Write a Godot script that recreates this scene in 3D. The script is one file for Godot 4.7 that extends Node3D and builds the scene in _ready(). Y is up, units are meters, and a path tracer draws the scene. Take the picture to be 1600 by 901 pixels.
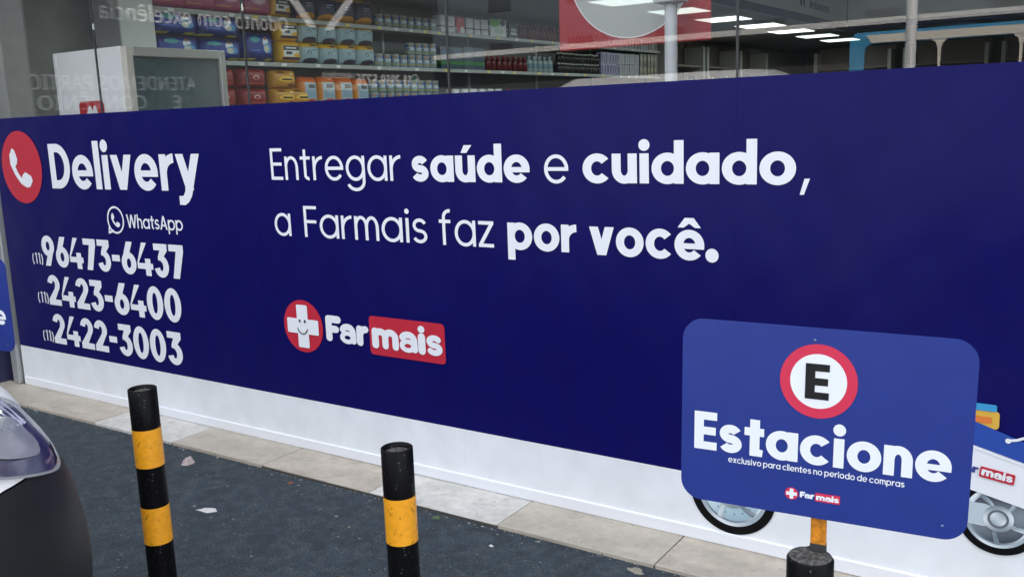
extends Node3D
# World axes: x runs to the right along the shop front, y up, z out of the shop front towards the street. The shop front is z = 0.

var mats := {}
var counts := {}
var glyphs := {}
var rng := RandomNumberGenerator.new()

# ---------------------------------------------------------------- small helpers
func lin(r: float, g: float, b: float) -> Color:
	return Color(r, g, b).linear_to_srgb()

func mat(key: String, c: Color, rough := 0.6, metal := 0.0, spec := 0.5) -> StandardMaterial3D:
	if mats.has(key):
		return mats[key]
	var m := StandardMaterial3D.new()
	m.resource_name = key
	m.albedo_color = c.linear_to_srgb()
	m.roughness = rough
	m.metallic = metal
	m.metallic_specular = spec
	mats[key] = m
	return m

func numbered(called: String) -> String:
	if not counts.has(called):
		counts[called] = 0
		return called
	counts[called] += 1
	return "%s_%03d" % [called, counts[called]]

func tag(o: Node3D, label: String, category: String, group := "") -> Node3D:
	o.set_meta("label", label)
	if category != "":
		o.set_meta("category", category)
	if group != "":
		o.set_meta("group", group)
	return o

func thing(called: String, label: String, category: String, at := Vector3.ZERO, turn := 0.0, group := "") -> Node3D:
	var o := Node3D.new()
	o.name = numbered(called)
	add_child(o)
	o.position = at
	o.rotation.y = turn
	tag(o, label, category, group)
	return o

func part(called: String, mesh: Mesh, material: Material, parent: Node3D, at := Vector3.ZERO, turn := Vector3.ZERO) -> MeshInstance3D:
	var o := MeshInstance3D.new()
	o.mesh = mesh
	if material != null:
		o.material_override = material
	o.position = at
	o.rotation = turn
	if parent == self:
		o.name = numbered(called)
		add_child(o)
	else:
		var n := called
		var k := 0
		while parent.has_node(NodePath(n)):
			k += 1
			n = "%s_%03d" % [called, k]
		o.name = n
		parent.add_child(o)
	return o

func struct(o: Node3D) -> Node3D:
	o.set_meta("kind", "structure")
	return o

func copy(o: Node3D, at: Vector3, label: String, group := "") -> Node3D:
	var c: Node3D = o.duplicate()
	var stem := String(o.name)
	if stem.length() > 4 and stem.substr(stem.length() - 3).is_valid_int():
		stem = stem.substr(0, stem.length() - 4)
	c.name = numbered(stem)
	add_child(c)
	c.position = at
	c.set_meta("label", label)
	if group != "":
		c.set_meta("group", group)
	return c

func tri(st: SurfaceTool, a: Vector3, b: Vector3, c: Vector3) -> void:
	st.add_vertex(a); st.add_vertex(b); st.add_vertex(c)

func quad(st: SurfaceTool, a: Vector3, b: Vector3, c: Vector3, d: Vector3) -> void:
	tri(st, a, b, c); tri(st, a, c, d)

func begin(flat := true) -> SurfaceTool:
	var st := SurfaceTool.new()
	st.begin(Mesh.PRIMITIVE_TRIANGLES)
	st.set_smooth_group(-1 if flat else 0)
	return st

func done(st: SurfaceTool) -> ArrayMesh:
	st.generate_normals()
	return st.commit()

# a box with chamfered edges, centred on c
func add_box(st: SurfaceTool, c: Vector3, s: Vector3, b := 0.0) -> void:
	var h := s / 2.0
	if b <= 0.0:
		var p := []
		for i in 8:
			p.append(c + Vector3(h.x if i & 1 else -h.x, h.y if i & 2 else -h.y, h.z if i & 4 else -h.z))
		for f in [[4, 6, 7, 5], [1, 3, 2, 0], [5, 7, 3, 1], [0, 2, 6, 4], [6, 2, 3, 7], [0, 4, 5, 1]]:
			quad(st, p[f[0]], p[f[1]], p[f[2]], p[f[3]])
		return
	var ax := [Vector3.RIGHT, Vector3.UP, Vector3.BACK]
	# faces
	for k in 3:
		for sg in [-1.0, 1.0]:
			var n: Vector3 = ax[k] * sg
			var u: Vector3 = ax[(k + 1) % 3]
			var v: Vector3 = n.cross(u)
			var hn := absf(h.dot(n)); var hu := absf(h.dot(u)) - b; var hv := absf(h.dot(v)) - b
			var o := c + n * hn
			quad(st, o - u * hu - v * hv, o - u * hu + v * hv, o + u * hu + v * hv, o + u * hu - v * hv)
	# edges
	for k in 3:
		var w: Vector3 = ax[k]
		for s1 in [-1.0, 1.0]:
			for s2 in [-1.0, 1.0]:
				var n1: Vector3 = ax[(k + 1) % 3] * s1
				var n2: Vector3 = ax[(k + 2) % 3] * s2
				var hw := absf(h.dot(w)) - b
				var a1 := c + n1 * absf(h.dot(n1)) + n2 * (absf(h.dot(n2)) - b)
				var a2 := c + n1 * (absf(h.dot(n1)) - b) + n2 * absf(h.dot(n2))
				if s1 * s2 > 0:
					quad(st, a1 - w * hw, a2 - w * hw, a2 + w * hw, a1 + w * hw)
				else:
					quad(st, a1 + w * hw, a2 + w * hw, a2 - w * hw, a1 - w * hw)
	for sx in [-1.0, 1.0]:
		for sy in [-1.0, 1.0]:
			for sz in [-1.0, 1.0]:
				var q1 := c + Vector3(h.x * sx, (h.y - b) * sy, (h.z - b) * sz)
				var q2 := c + Vector3((h.x - b) * sx, h.y * sy, (h.z - b) * sz)
				var q3 := c + Vector3((h.x - b) * sx, (h.y - b) * sy, h.z * sz)
				if sx * sy * sz > 0:
					tri(st, q1, q3, q2)
				else:
					tri(st, q1, q2, q3)

func box(s: Vector3, b := 0.0, c := Vector3.ZERO) -> ArrayMesh:
	var st := begin()
	add_box(st, c, s, b)
	return done(st)

# a turned body: profile points (radius, height)
func add_lathe(st: SurfaceTool, prof: Array, n := 32, at := Vector3.ZERO, uv := false, wob := 0.0) -> void:
	var hh: float = 0.001 + absf(prof[prof.size() - 1].y - prof[0].y)
	for i in prof.size() - 1:
		for k in n:
			var a := TAU * k / n
			var b := TAU * (k + 1) / n
			var p: Vector2 = prof[i]; var q: Vector2 = prof[i + 1]
			var v := [Vector3(sin(a) * p.x, p.y, cos(a) * p.x), Vector3(sin(b) * p.x, p.y, cos(b) * p.x), Vector3(sin(b) * q.x, q.y, cos(b) * q.x), Vector3(sin(a) * q.x, q.y, cos(a) * q.x)]
			var t := [Vector2(float(k) / n, 1.0 - (p.y - prof[0].y) / hh), Vector2(float(k + 1) / n, 1.0 - (p.y - prof[0].y) / hh), Vector2(float(k + 1) / n, 1.0 - (q.y - prof[0].y) / hh), Vector2(float(k) / n, 1.0 - (q.y - prof[0].y) / hh)]
			for j in [0, 2, 1, 0, 3, 2]:
				if uv:
					st.set_uv(t[j])
				st.add_vertex(v[j] + at)

func lathe(prof: Array, n := 32, flat := false, uv := false) -> ArrayMesh:
	var st := begin(flat)
	add_lathe(st, prof, n, Vector3.ZERO, uv)
	return done(st)

# a flat outline in the xy plane given a thickness from z0 to z1
func add_prism(st: SurfaceTool, p: PackedVector2Array, z0: float, z1: float) -> void:
	if Geometry2D.is_polygon_clockwise(p):
		p = p.duplicate()
		p.reverse()
	var idx := Geometry2D.triangulate_polygon(p)
	for i in range(0, idx.size(), 3):
		var a := p[idx[i]]; var b := p[idx[i + 1]]; var c := p[idx[i + 2]]
		if (b - a).cross(c - a) > 0:
			var t := b; b = c; c = t
		tri(st, Vector3(a.x, a.y, z1), Vector3(b.x, b.y, z1), Vector3(c.x, c.y, z1))
		tri(st, Vector3(a.x, a.y, z0), Vector3(c.x, c.y, z0), Vector3(b.x, b.y, z0))
	for i in p.size():
		var a := p[i]; var b := p[(i + 1) % p.size()]
		quad(st, Vector3(a.x, a.y, z0), Vector3(a.x, a.y, z1), Vector3(b.x, b.y, z1), Vector3(b.x, b.y, z0))

func prism(p: PackedVector2Array, z0: float, z1: float) -> ArrayMesh:
	var st := begin()
	add_prism(st, p, z0, z1)
	return done(st)

func round_rect(x0: float, y0: float, x1: float, y1: float, r: float, n := 8) -> PackedVector2Array:
	var p := PackedVector2Array()
	for k in 4:
		var c: Vector2 = [Vector2(x1 - r, y1 - r), Vector2(x0 + r, y1 - r), Vector2(x0 + r, y0 + r), Vector2(x1 - r, y0 + r)][k]
		for i in n + 1:
			var a := PI / 2 * k + PI / 2 * i / n
			p.append(c + Vector2(cos(a), sin(a)) * r)
	return p

func ell(cx: float, cy: float, rx: float, ry: float, n := 40) -> PackedVector2Array:
	var p := PackedVector2Array()
	for i in n:
		var a := TAU * (i + 0.37) / n
		p.append(Vector2(cx + cos(a) * rx, cy + sin(a) * ry))
	return p

# ---------------------------------------------------------------- print: flat sheets cut from outlines
# A glyph is a list of shapes joined together; a shape is a list of closed outlines, even-odd.
func spans(g: Array, y: float) -> Array:
	var all := []
	for sh in g:
		var xs := []
		for pl: PackedVector2Array in sh:
			var n := pl.size()
			var a := pl[n - 1]
			for i in n:
				var b := pl[i]
				if (a.y > y) != (b.y > y):
					xs.append(a.x + (b.x - a.x) * (y - a.y) / (b.y - a.y))
				a = b
		xs.sort()
		for i in range(0, xs.size() - 1, 2):
			all.append(Vector2(xs[i], xs[i + 1]))
	if all.size() < 2:
		return all
	all.sort()
	var out := [all[0]]
	for i in range(1, all.size()):
		if all[i].x <= out[-1].y + 1e-5:
			out[-1].y = maxf(out[-1].y, all[i].y)
		else:
			out.append(all[i])
	return out

func bands(g: Array, y0: float, y1: float, depth: int, out: PackedVector2Array) -> void:
	var e := (y1 - y0) * 0.002
	var a := spans(g, y0 + e)
	var b := spans(g, y1 - e)
	if a.size() != b.size() and depth < 5:
		bands(g, y0, (y0 + y1) / 2, depth + 1, out)
		bands(g, (y0 + y1) / 2, y1, depth + 1, out)
		return
	if a.size() != b.size():
		a = spans(g, (y0 + y1) / 2)
		b = a
	for i in a.size():
		out.append_array([Vector2(a[i].x, y0), Vector2(b[i].x, y1), Vector2(b[i].y, y1), Vector2(a[i].x, y0), Vector2(b[i].y, y1), Vector2(a[i].y, y0)])

func fill(g: Array) -> PackedVector2Array:
	var ys := []
	for sh in g:
		for pl: PackedVector2Array in sh:
			for p in pl:
				ys.append(p.y)
	ys.sort()
	var out := PackedVector2Array()
	var last: float = ys[0]
	var tol: float = (ys[-1] - ys[0]) * 2e-4
	for y: float in ys:
		if y - last > tol:
			var cuts := maxi(1, ceili((y - last) / tol / 300.0))
			for c in cuts:
				bands(g, lerpf(last, y, float(c) / cuts), lerpf(last, y, float(c + 1) / cuts), 0, out)
			last = y
	return out

func rect(x0: float, y0: float, x1: float, y1: float) -> Array:
	return [PackedVector2Array([Vector2(x0, y0), Vector2(x1, y0), Vector2(x1, y1), Vector2(x0, y1)])]

func pgon(a: Array) -> Array:
	return [PackedVector2Array(a)]

func ring(cx: float, cy: float, rx: float, ry: float, wx: float, wy: float, n := 44) -> Array:
	return [ell(cx, cy, rx, ry, n), ell(cx, cy, rx - wx, ry - wy, n)]

func arc(cx: float, cy: float, rx: float, ry: float, wx: float, wy: float, a0: float, a1: float, n := 26) -> Array:
	var p := PackedVector2Array()
	for i in n + 1:
		var a := deg_to_rad(lerpf(a0, a1, float(i) / n))
		p.append(Vector2(cx + cos(a) * rx, cy + sin(a) * ry))
	for i in n + 1:
		var a := deg_to_rad(lerpf(a1, a0, float(i) / n))
		p.append(Vector2(cx + cos(a) * (rx - wx), cy + sin(a) * (ry - wy)))
	return [p]

func stroke(pts: Array, w: float, round := false) -> Array:
	var big := PackedVector2Array()
	var k := 20.0 / w
	for p: Vector2 in pts:
		big.append(p * k)
	var out := []
	for p in Geometry2D.offset_polyline(big, 10.0, Geometry2D.JOIN_ROUND if round else Geometry2D.JOIN_MITER, Geometry2D.END_ROUND if round else Geometry2D.END_BUTT):
		var q := PackedVector2Array()
		for v in p:
			q.append(v / k)
		out.append(q)
	return out

func slant(x0: float, y0: float, x1: float, y1: float, w: float) -> Array: # a leg cut flat at both ends
	return pgon([Vector2(x0 - w / 2, y0), Vector2(x0 + w / 2, y0), Vector2(x1 + w / 2, y1), Vector2(x1 - w / 2, y1)])

func curve_s(W: float, H: float, w: float, h: float, open := 25.0) -> Array:
	var pts := []
	var rx := (W - w) / 2
	var ry := (H - h) / 4
	for i in 19:
		var a := deg_to_rad(lerpf(open, 270.0, i / 18.0))
		pts.append(Vector2(W / 2 + cos(a) * rx * 0.94, H - h / 2 - ry + sin(a) * ry))
	for i in range(1, 19):
		var a := deg_to_rad(lerpf(90.0, -180.0 + open, i / 18.0))
		pts.append(Vector2(W / 2 + cos(a) * rx, h / 2 + ry + sin(a) * ry))
	return pts

# geometric sans: cap height 1, returns [shapes, width]
func glyph(ch: String, w: float) -> Array:
	var key := ch + str(w)
	if glyphs.has(key):
		return glyphs[key]
	var bold := w > 0.16
	var h := w * (0.84 if bold else 0.92)
	var X := 0.735
	var A := 1.04
	var D := -0.29
	var ov := 0.012
	var R := 0.40 if bold else 0.37
	var W := R * 2
	var cy := X / 2
	var ry := X / 2 + ov
	var o := ring(R, cy, R, ry, w, h)
	var g := []
	var wd := W
	match ch:
		"o": g = [o]
		"a": g = [o, rect(W - w, 0, W, X)]
		"d": g = [o, rect(W - w, 0, W, A)]
		"b": g = [o, rect(0, 0, w, A)]
		"p": g = [o, rect(0, D, w, X)]
		"g":
			g = [o, rect(W - w, -0.02, W, X), arc(R, -0.02, R, 0.30, w, h, -158, 0)]
		"e", "ê":
			var a0 := -rad_to_deg(asin(h * 0.5 / ry))
			g = [arc(R, cy, R, ry, w, h, a0, 318 if bold else 322), rect(w * 0.6, cy - h * 0.5, W - w * 0.35, cy + h * 0.5)]
			if bold:
				g[1] = rect(w * 0.6, cy - h * 0.48, W - 0.004, cy + h * 0.22)
				g[0] = arc(R, cy, R, ry, w, h, -rad_to_deg(asin(h * 0.48 / ry)), 320)
			if ch == "ê":
				g.append(pgon([Vector2(R - 0.31, X + 0.06), Vector2(R - 0.15, X + 0.06), Vector2(R, X + 0.16), Vector2(R + 0.15, X + 0.06), Vector2(R + 0.31, X + 0.06), Vector2(R + 0.12, X + 0.30), Vector2(R - 0.12, X + 0.30)]))
		"c":
			wd = W * 0.93
			g = [arc(R, cy, R, ry, w, h, 40, 320)]
		"r":
			wd = 0.46 if bold else 0.40
			g = [rect(0, 0, w, X), arc(wd + 0.02, X - 0.40, wd + 0.02, 0.40 + ov, w, h, 92, 180)]
		"n", "h", "m", "ñ":
			wd = 0.66 if bold else 0.57
			var n2 := 0.34
			g = [rect(0, 0, w, A if ch == "h" else X)]
			if ch == "m":
				var mw := 0.58 if bold else 0.50
				for k in 2:
					var x0 := k * (mw - w)
					g.append(arc(x0 + mw / 2, X - n2, mw / 2, n2 + ov, w, h, 0, 180))
					g.append(rect(x0 + mw - w, 0, x0 + mw, X - n2))
				wd = 2 * mw - w
			else:
				g.append(arc(wd / 2, X - n2, wd / 2, n2 + ov, w, h, 0, 180))
				g.append(rect(wd - w, 0, wd, X - n2))
		"u", "ú":
			wd = 0.66 if bold else 0.57
			g = [rect(0, 0.33, w, X), rect(wd - w, 0, wd, X), arc(wd / 2, 0.33, wd / 2, 0.33 + ov, w, h, 180, 360)]
			if ch == "ú":
				g.append(pgon([Vector2(wd / 2 - 0.13, X + 0.07), Vector2(wd / 2 + 0.06, X + 0.07), Vector2(wd / 2 + 0.24, X + 0.28), Vector2(wd / 2 - 0.02, X + 0.28)]))
		"i":
			wd = w * (1.12 if bold else 1.3)
			var dr := w * (0.60 if bold else 0.72)
			g = [rect(wd / 2 - w / 2, 0, wd / 2 + w / 2, X), [ell(wd / 2, X + dr + (0.06 if bold else 0.12), dr, dr, 28)]]
		"l":
			wd = w
			g = [rect(0, 0, w, A)]
		"t":
			wd = 0.50 if bold else 0.42
			var tx := 0.14
			g = [rect(tx, 0.0 if bold else 0.10, tx + w, 0.95), rect(0, X - h, wd, X)]
			if bold:
				g.append(pgon([Vector2(tx, 0), Vector2(wd - 0.04, 0), Vector2(wd - 0.02, h * 0.86), Vector2(tx, h * 0.9)]))
			else:
				g.append(arc(tx + 0.2, 0.16, 0.2, 0.165, w, h, 180, 275))
		"f":
			wd = 0.46
			g = [rect(0.12, 0, 0.12 + w, 0.82), rect(0, X - h, wd - 0.04, X), arc(0.12 + 0.26, 0.80, 0.26, 0.24, w, h, 80, 180)]
		"s":
			wd = 0.62 if bold else 0.50
			g = [stroke(curve_s(wd, X, w * 1.0, h * 1.02, 20), h * (1.05 if bold else 1.0))]
		"v":
			wd = 0.74 if bold else 0.6
			g = [slant(w * 0.56, X, wd / 2, 0, w * 1.12), slant(wd - w * 0.56, X, wd / 2, 0, w * 1.12)]
		"y":
			wd = 0.76 if bold else 0.6
			g = [slant(w * 0.56, X, wd / 2 + 0.01, 0.02, w * 1.1), pgon([Vector2(wd - w * 1.12, X), Vector2(wd, X), Vector2(wd / 2 + 0.05, -0.10), Vector2(wd / 2 - 0.06, -0.22), Vector2(wd / 2 - 0.18, -0.28), Vector2(wd / 2 - 0.36, -0.28), Vector2(wd / 2 - 0.36, -0.28 + h * 0.95), Vector2(wd / 2 - 0.22, -0.28 + h * 0.98), Vector2(wd / 2 - 0.16, -0.02)])]
		"x":
			wd = 0.66
			g = [slant(w * 0.6, 0, wd - w * 0.6, X, w * 1.2), slant(w * 0.6, X, wd - w * 0.6, 0, w * 1.2)]
		"z":
			wd = 0.52
			g = [rect(0, 0, wd, h), rect(0, X - h, wd, X), pgon([Vector2(0, h * 0.8), Vector2(w * 1.25, h * 0.8), Vector2(wd, X - h * 0.8), Vector2(wd - w * 1.25, X - h * 0.8)])]
		",":
			wd = 0.20
			g = [pgon([Vector2(-0.02, -0.2), Vector2(0.09, -0.2), Vector2(0.24, 0.16), Vector2(0.10, 0.16)])]
		".":
			wd = 0.36
			g = [[ell(0.18, 0.17, 0.18, 0.18, 32)]]
		"E", "F":
			wd = 0.60 if bold else 0.52
			g = [rect(0, 0, w, 1), rect(0, 1 - h, wd, 1), rect(0, 0.5 - h * 0.5, wd * 0.95, 0.5 + h * 0.5)]
			if ch == "E":
				g.append(rect(0, 0, wd, h))
		"D":
			wd = 0.80
			g = [rect(0, 0, w, 1), [arc(0.30, 0.5, 0.5, 0.5, w, h, -90, 90)[0]], rect(w * 0.5, 0, 0.32, h), rect(w * 0.5, 1 - h, 0.32, 1)]
		"W":
			wd = 1.12
			for k in 4:
				var xa: float = [0.07, 0.31, 0.56, 0.81][k]
				var xb: float = [0.31, 0.56, 0.81, 1.05][k]
				g.append(slant(xa, 1.0 if k % 2 == 0 else 0.0, xb, 0.0 if k % 2 == 0 else 1.0, w * 1.05))
		"A":
			wd = 0.78
			g = [slant(w * 0.55, 0, wd / 2, 1, w * 1.1), slant(wd - w * 0.55, 0, wd / 2, 1, w * 1.1), rect(0.16, 0.24, wd - 0.16, 0.24 + h)]
		"ɑ": # two-storey a
			wd = 0.58
			g = [ring(0.28, 0.22, 0.28, 0.235, w, h), rect(wd - w, 0, wd, 0.48), arc(wd / 2, 0.46, wd / 2, X - 0.46 + ov, w, h, 0, 150)]
		"0":
			wd = 0.68
			g = [ring(0.34, 0.5, 0.34, 0.515, w, h)]
		"1":
			wd = 0.30
			g = [rect(wd - w, 0, wd, 1), pgon([Vector2(0, 1 - h * 1.3), Vector2(wd - w * 0.5, 1 - h), Vector2(wd - w * 0.5, 1), Vector2(wd - w, 1)])]
		"2":
			wd = 0.62
			g = [arc(0.31, 0.69, 0.31, 0.325, w, h, 0, 168), rect(0, 0, wd, h), pgon([Vector2(0, h * 0.9), Vector2(w * 1.35, h * 0.9), Vector2(wd - 0.02, 0.60), Vector2(wd, 0.70), Vector2(wd - w, 0.70), Vector2(wd - w - 0.03, 0.58)])]
		"3":
			wd = 0.62
			g = [rect(0.03, 1 - h, wd - 0.02, 1), pgon([Vector2(wd - 0.02, 1 - h), Vector2(wd - 0.02, 1 - h * 0.7), Vector2(wd - w * 1.3, 1 - h * 0.7), Vector2(0.19, 0.60), Vector2(0.19, 0.50), Vector2(0.40, 0.50), Vector2(0.40, 0.58)]), arc(0.31, 0.325, 0.31, 0.335, w, h, -165, 97)]
		"4":
			wd = 0.68
			g = [pgon([Vector2(0, 0.20), Vector2(0.02 + w * 0.2, 0.20 + h), Vector2(0.34 + w * 0.55, 1), Vector2(0.32 - w * 0.3, 1), Vector2(0, 0.20 + h)]), rect(0, 0.20, wd, 0.20 + h * 0.9), rect(wd - w - 0.10, 0, wd - 0.10, 0.52)]
		"6", "9":
			wd = 0.66
			g = [ring(0.33, 0.335, 0.33, 0.345, w, h), pgon([Vector2(0.01, 0.38), Vector2(0.33 - w * 0.2, 1), Vector2(0.33 + w * 0.95, 1), Vector2(0.33, 0.52), Vector2(0.1, 0.3)])]
			if ch == "9":
				for sh in g:
					for pl in sh.size():
						var q := PackedVector2Array()
						for v in sh[pl]:
							q.append(Vector2(wd - v.x, 1.0 - v.y))
						sh[pl] = q
		"7":
			wd = 0.60
			g = [rect(0, 1 - h, wd, 1), pgon([Vector2(0.10, 0), Vector2(0.10 + w * 1.12, 0), Vector2(wd, 1 - h), Vector2(wd, 1 - h * 0.5), Vector2(wd - w * 1.2, 1 - h * 0.5)])]
		"-":
			wd = 0.40
			g = [rect(0.02, 0.36, 0.38, 0.36 + h)]
		"(":
			wd = 0.24
			g = [arc(0.62, 0.42, 0.62, 0.78, w * 0.9, w * 0.9, 138, 222)]
		")":
			wd = 0.24
			g = [arc(-0.38, 0.42, 0.62, 0.78, w * 0.9, w * 0.9, -42, 42)]
	# round heavy letters of the logo, capitals prefixed by *
	var rw := 0.285
	match ch:
		"*F": wd = 0.60; g = [stroke([Vector2(0.56, 0.87), Vector2(0.14, 0.87), Vector2(0.14, 0.14)], rw, true), stroke([Vector2(0.14, 0.49), Vector2(0.46, 0.49)], rw * 0.95, true)]
		"*a":
			wd = 0.72
			var top := []
			for i in 13:
				var a := deg_to_rad(lerpf(155, 0, i / 12.0))
				top.append(Vector2(0.345 + cos(a) * 0.24, 0.44 + sin(a) * 0.20))
			top.append(Vector2(0.60, 0.12))
			g = [stroke(top, rw * 0.86, true), ring(0.33, 0.23, 0.33, 0.245, 0.2, 0.17)]
		"*r": wd = 0.50; g = [stroke([Vector2(0.13, 0.62), Vector2(0.13, 0.12)], rw, true), stroke([Vector2(0.15, 0.45), Vector2(0.24, 0.60), Vector2(0.39, 0.63)], rw * 0.92, true)]
		"*m":
			wd = 1.08
			g = [stroke([Vector2(0.13, 0.62), Vector2(0.13, 0.12)], rw, true)]
			for k in 2:
				var t := []
				for i in 9:
					var a := deg_to_rad(lerpf(180, 0, i / 8.0))
					t.append(Vector2(0.335 + k * 0.41 + cos(a) * 0.205, 0.44 + sin(a) * 0.19))
				t.append(Vector2(0.54 + k * 0.41, 0.12))
				g.append(stroke(t, rw * 0.9, true))
		"*i": wd = 0.27; g = [stroke([Vector2(0.13, 0.62), Vector2(0.13, 0.12)], rw, true), [ell(0.13, 0.90, 0.13, 0.13, 24)]]
		"*s": wd = 0.62; g = [stroke(curve_s(0.62, 0.75, 0.22, 0.22, 35), 0.21, true)]
	glyphs[key] = [fill(g) if g else PackedVector2Array(), wd]
	return glyphs[key]

# a line of print fitted between x0 and x1 on the baseline y0, cap height cap; on the plane z
func words(text: String, w: float, x0: float, x1: float, y0: float, cap: float, z := 0.0, gap := -1.0) -> ArrayMesh:
	var logo := text.begins_with("*")
	var sb := gap if gap >= 0.0 else (0.055 if w > 0.16 else 0.10)
	var x := 0.0
	var bits := []
	var lo := 1e9
	var hi := -1e9
	for i in range(1 if logo else 0, text.length()):
		var ch := text[i]
		if ch == " ":
			x += 0.26
			continue
		var g := glyph(("*" if logo else "") + ch, w)
		bits.append([g[0], x])
		for v: Vector2 in g[0]:
			lo = minf(lo, v.x + x)
			hi = maxf(hi, v.x + x)
		x += g[1] + sb
	var sx := (x1 - x0) / (hi - lo)
	var st := SurfaceTool.new()
	st.begin(Mesh.PRIMITIVE_TRIANGLES)
	for b in bits:
		for v: Vector2 in b[0]:
			st.set_normal(Vector3.BACK)
			st.add_vertex(Vector3(x0 + (v.x + b[1] - lo) * sx, y0 + v.y * cap, z))
	return st.commit()

func sheet(g: Array, z := 0.0) -> ArrayMesh:
	var st := SurfaceTool.new()
	st.begin(Mesh.PRIMITIVE_TRIANGLES)
	for v in fill(g):
		st.set_normal(Vector3.BACK)
		st.set_uv(v)
		st.add_vertex(Vector3(v.x, v.y, z))
	return st.commit()

# lettering in a stock face, for small print; its left end at the origin
func stock(text: String, height: float, bold := false) -> TextMesh:
	var f := SystemFont.new()
	f.font_names = PackedStringArray(["Droid Sans"])
	f.font_weight = 700 if bold else 400
	var t := TextMesh.new()
	t.text = text
	t.font = f
	t.font_size = 64
	t.pixel_size = height / 46.0
	t.depth = 0.002
	t.horizontal_alignment = HORIZONTAL_ALIGNMENT_LEFT
	t.vertical_alignment = VERTICAL_ALIGNMENT_CENTER
	return t

# ---------------------------------------------------------------- computed textures
func noise(seed_: int, freq: float, oct := 4) -> FastNoiseLite:
	var n := FastNoiseLite.new()
	n.seed = seed_
	n.frequency = freq
	n.fractal_octaves = oct
	return n

func dab(im: Image, cx: float, cy: float, rx: float, ry: float, c: Color) -> void:
	var W := im.get_width()
	var H := im.get_height()
	for y in range(maxi(0, int(cy - ry)), mini(H, int(cy + ry) + 2)):
		for x in range(maxi(0, int(cx - rx)), mini(W, int(cx + rx) + 2)):
			var d := Vector2((x + 0.5 - cx) / rx, (y + 0.5 - cy) / ry).length()
			var e := maxf(1.0 / minf(rx, ry), 0.02)
			var k := clampf((1.0 - d) / e + 0.5, 0, 1)
			if k > 0:
				im.set_pixel(x, y, im.get_pixel(x, y).lerp(c, k * c.a))

func tex(im: Image) -> ImageTexture:
	im.generate_mipmaps()
	return ImageTexture.create_from_image(im)

func asphalt_material() -> StandardMaterial3D:
	var S := 1024
	var im := Image.create(S, S, false, Image.FORMAT_RGB8)
	var bump := Image.create(S, S, false, Image.FORMAT_RGB8)
	var n1 := noise(3, 0.006, 5)
	var n2 := noise(8, 0.035, 4)
	var n3 := noise(11, 0.22, 2)
	var n4 := noise(19, 0.014, 4)
	for y in S:
		for x in S:
			var a := n1.get_noise_2d(x, y)
			var b := n2.get_noise_2d(x, y)
			var c := n3.get_noise_2d(x, y)
			var d := n4.get_noise_2d(x, y)
			var k := 1.0 + 0.20 * a + 0.22 * b + 0.55 * c
			var worn := clampf((b + 0.7 * d - 0.16) * 3.2, 0, 1) * clampf(0.45 + c * 2.6, 0, 1)
			var stain := clampf((a * 0.8 - d - 0.22) * 3.0, 0, 1)
			var col := Color(0.172 * k, 0.216 * k, 0.245 * k).lerp(Color(0.285, 0.272, 0.262) * (0.9 + c * 0.6), worn * 0.62).lerp(Color(0.11, 0.125, 0.14), stain * 0.45)
			im.set_pixel(x, y, col)
			var hgt := 0.5 + 0.3 * c + 0.12 * b
			bump.set_pixel(x, y, Color(hgt, hgt, hgt))
	var r := RandomNumberGenerator.new()
	r.seed = 5
	for i in 900:
		var s := r.randf_range(0.6, 1.5) if r.randf() < 0.93 else r.randf_range(1.5, 2.6)
		var v := r.randf_range(0.32, 0.66)
		dab(im, r.randf() * S, r.randf() * S, s * r.randf_range(0.8, 2.0), s, Color(v, v, v * 0.96, 0.8))
	for i in 300: # fine scratches and hair cracks
		var p := Vector2(r.randf() * S, r.randf() * S)
		var d := Vector2.from_angle(r.randf() * TAU)
		var v := r.randf_range(0.30, 0.42)
		for k in r.randi_range(10, 46):
			p += d
			d = d.rotated(r.randf_range(-0.3, 0.3))
			if p.x > 0 and p.y > 0 and p.x < S and p.y < S:
				im.set_pixel(int(p.x), int(p.y), im.get_pixel(int(p.x), int(p.y)).lerp(Color(v, v * 0.97, v * 0.93), 0.5))
	for i in 7: # long cracks
		var p := Vector2(r.randf() * S, r.randf() * S)
		var d := Vector2.from_angle(r.randf() * TAU)
		for k in 420:
			p += d
			d = d.rotated(r.randf_range(-0.35, 0.35))
			if r.randf() < 0.04:
				d = d.rotated(r.randf_range(-0.8, 0.8))
			var q := Vector2(fposmod(p.x, S), fposmod(p.y, S))
			im.set_pixel(int(q.x), int(q.y), Color(0.06, 0.07, 0.08))
			bump.set_pixel(int(q.x), int(q.y), Color(0.1, 0.1, 0.1))
	var m := mat("painted_asphalt", Color.WHITE, 0.78)
	m.albedo_color = Color.WHITE
	m.albedo_texture = tex(im)
	m.heightmap_enabled = false
	m.uv1_triplanar = true
	m.uv1_world_triplanar = true
	m.uv1_scale = Vector3(0.42, 0.42, 0.42)
	bump.bump_map_to_normal_map(2.0)
	m.normal_enabled = true
	m.normal_texture = tex(bump)
	m.normal_scale = 0.45
	return m

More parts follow.
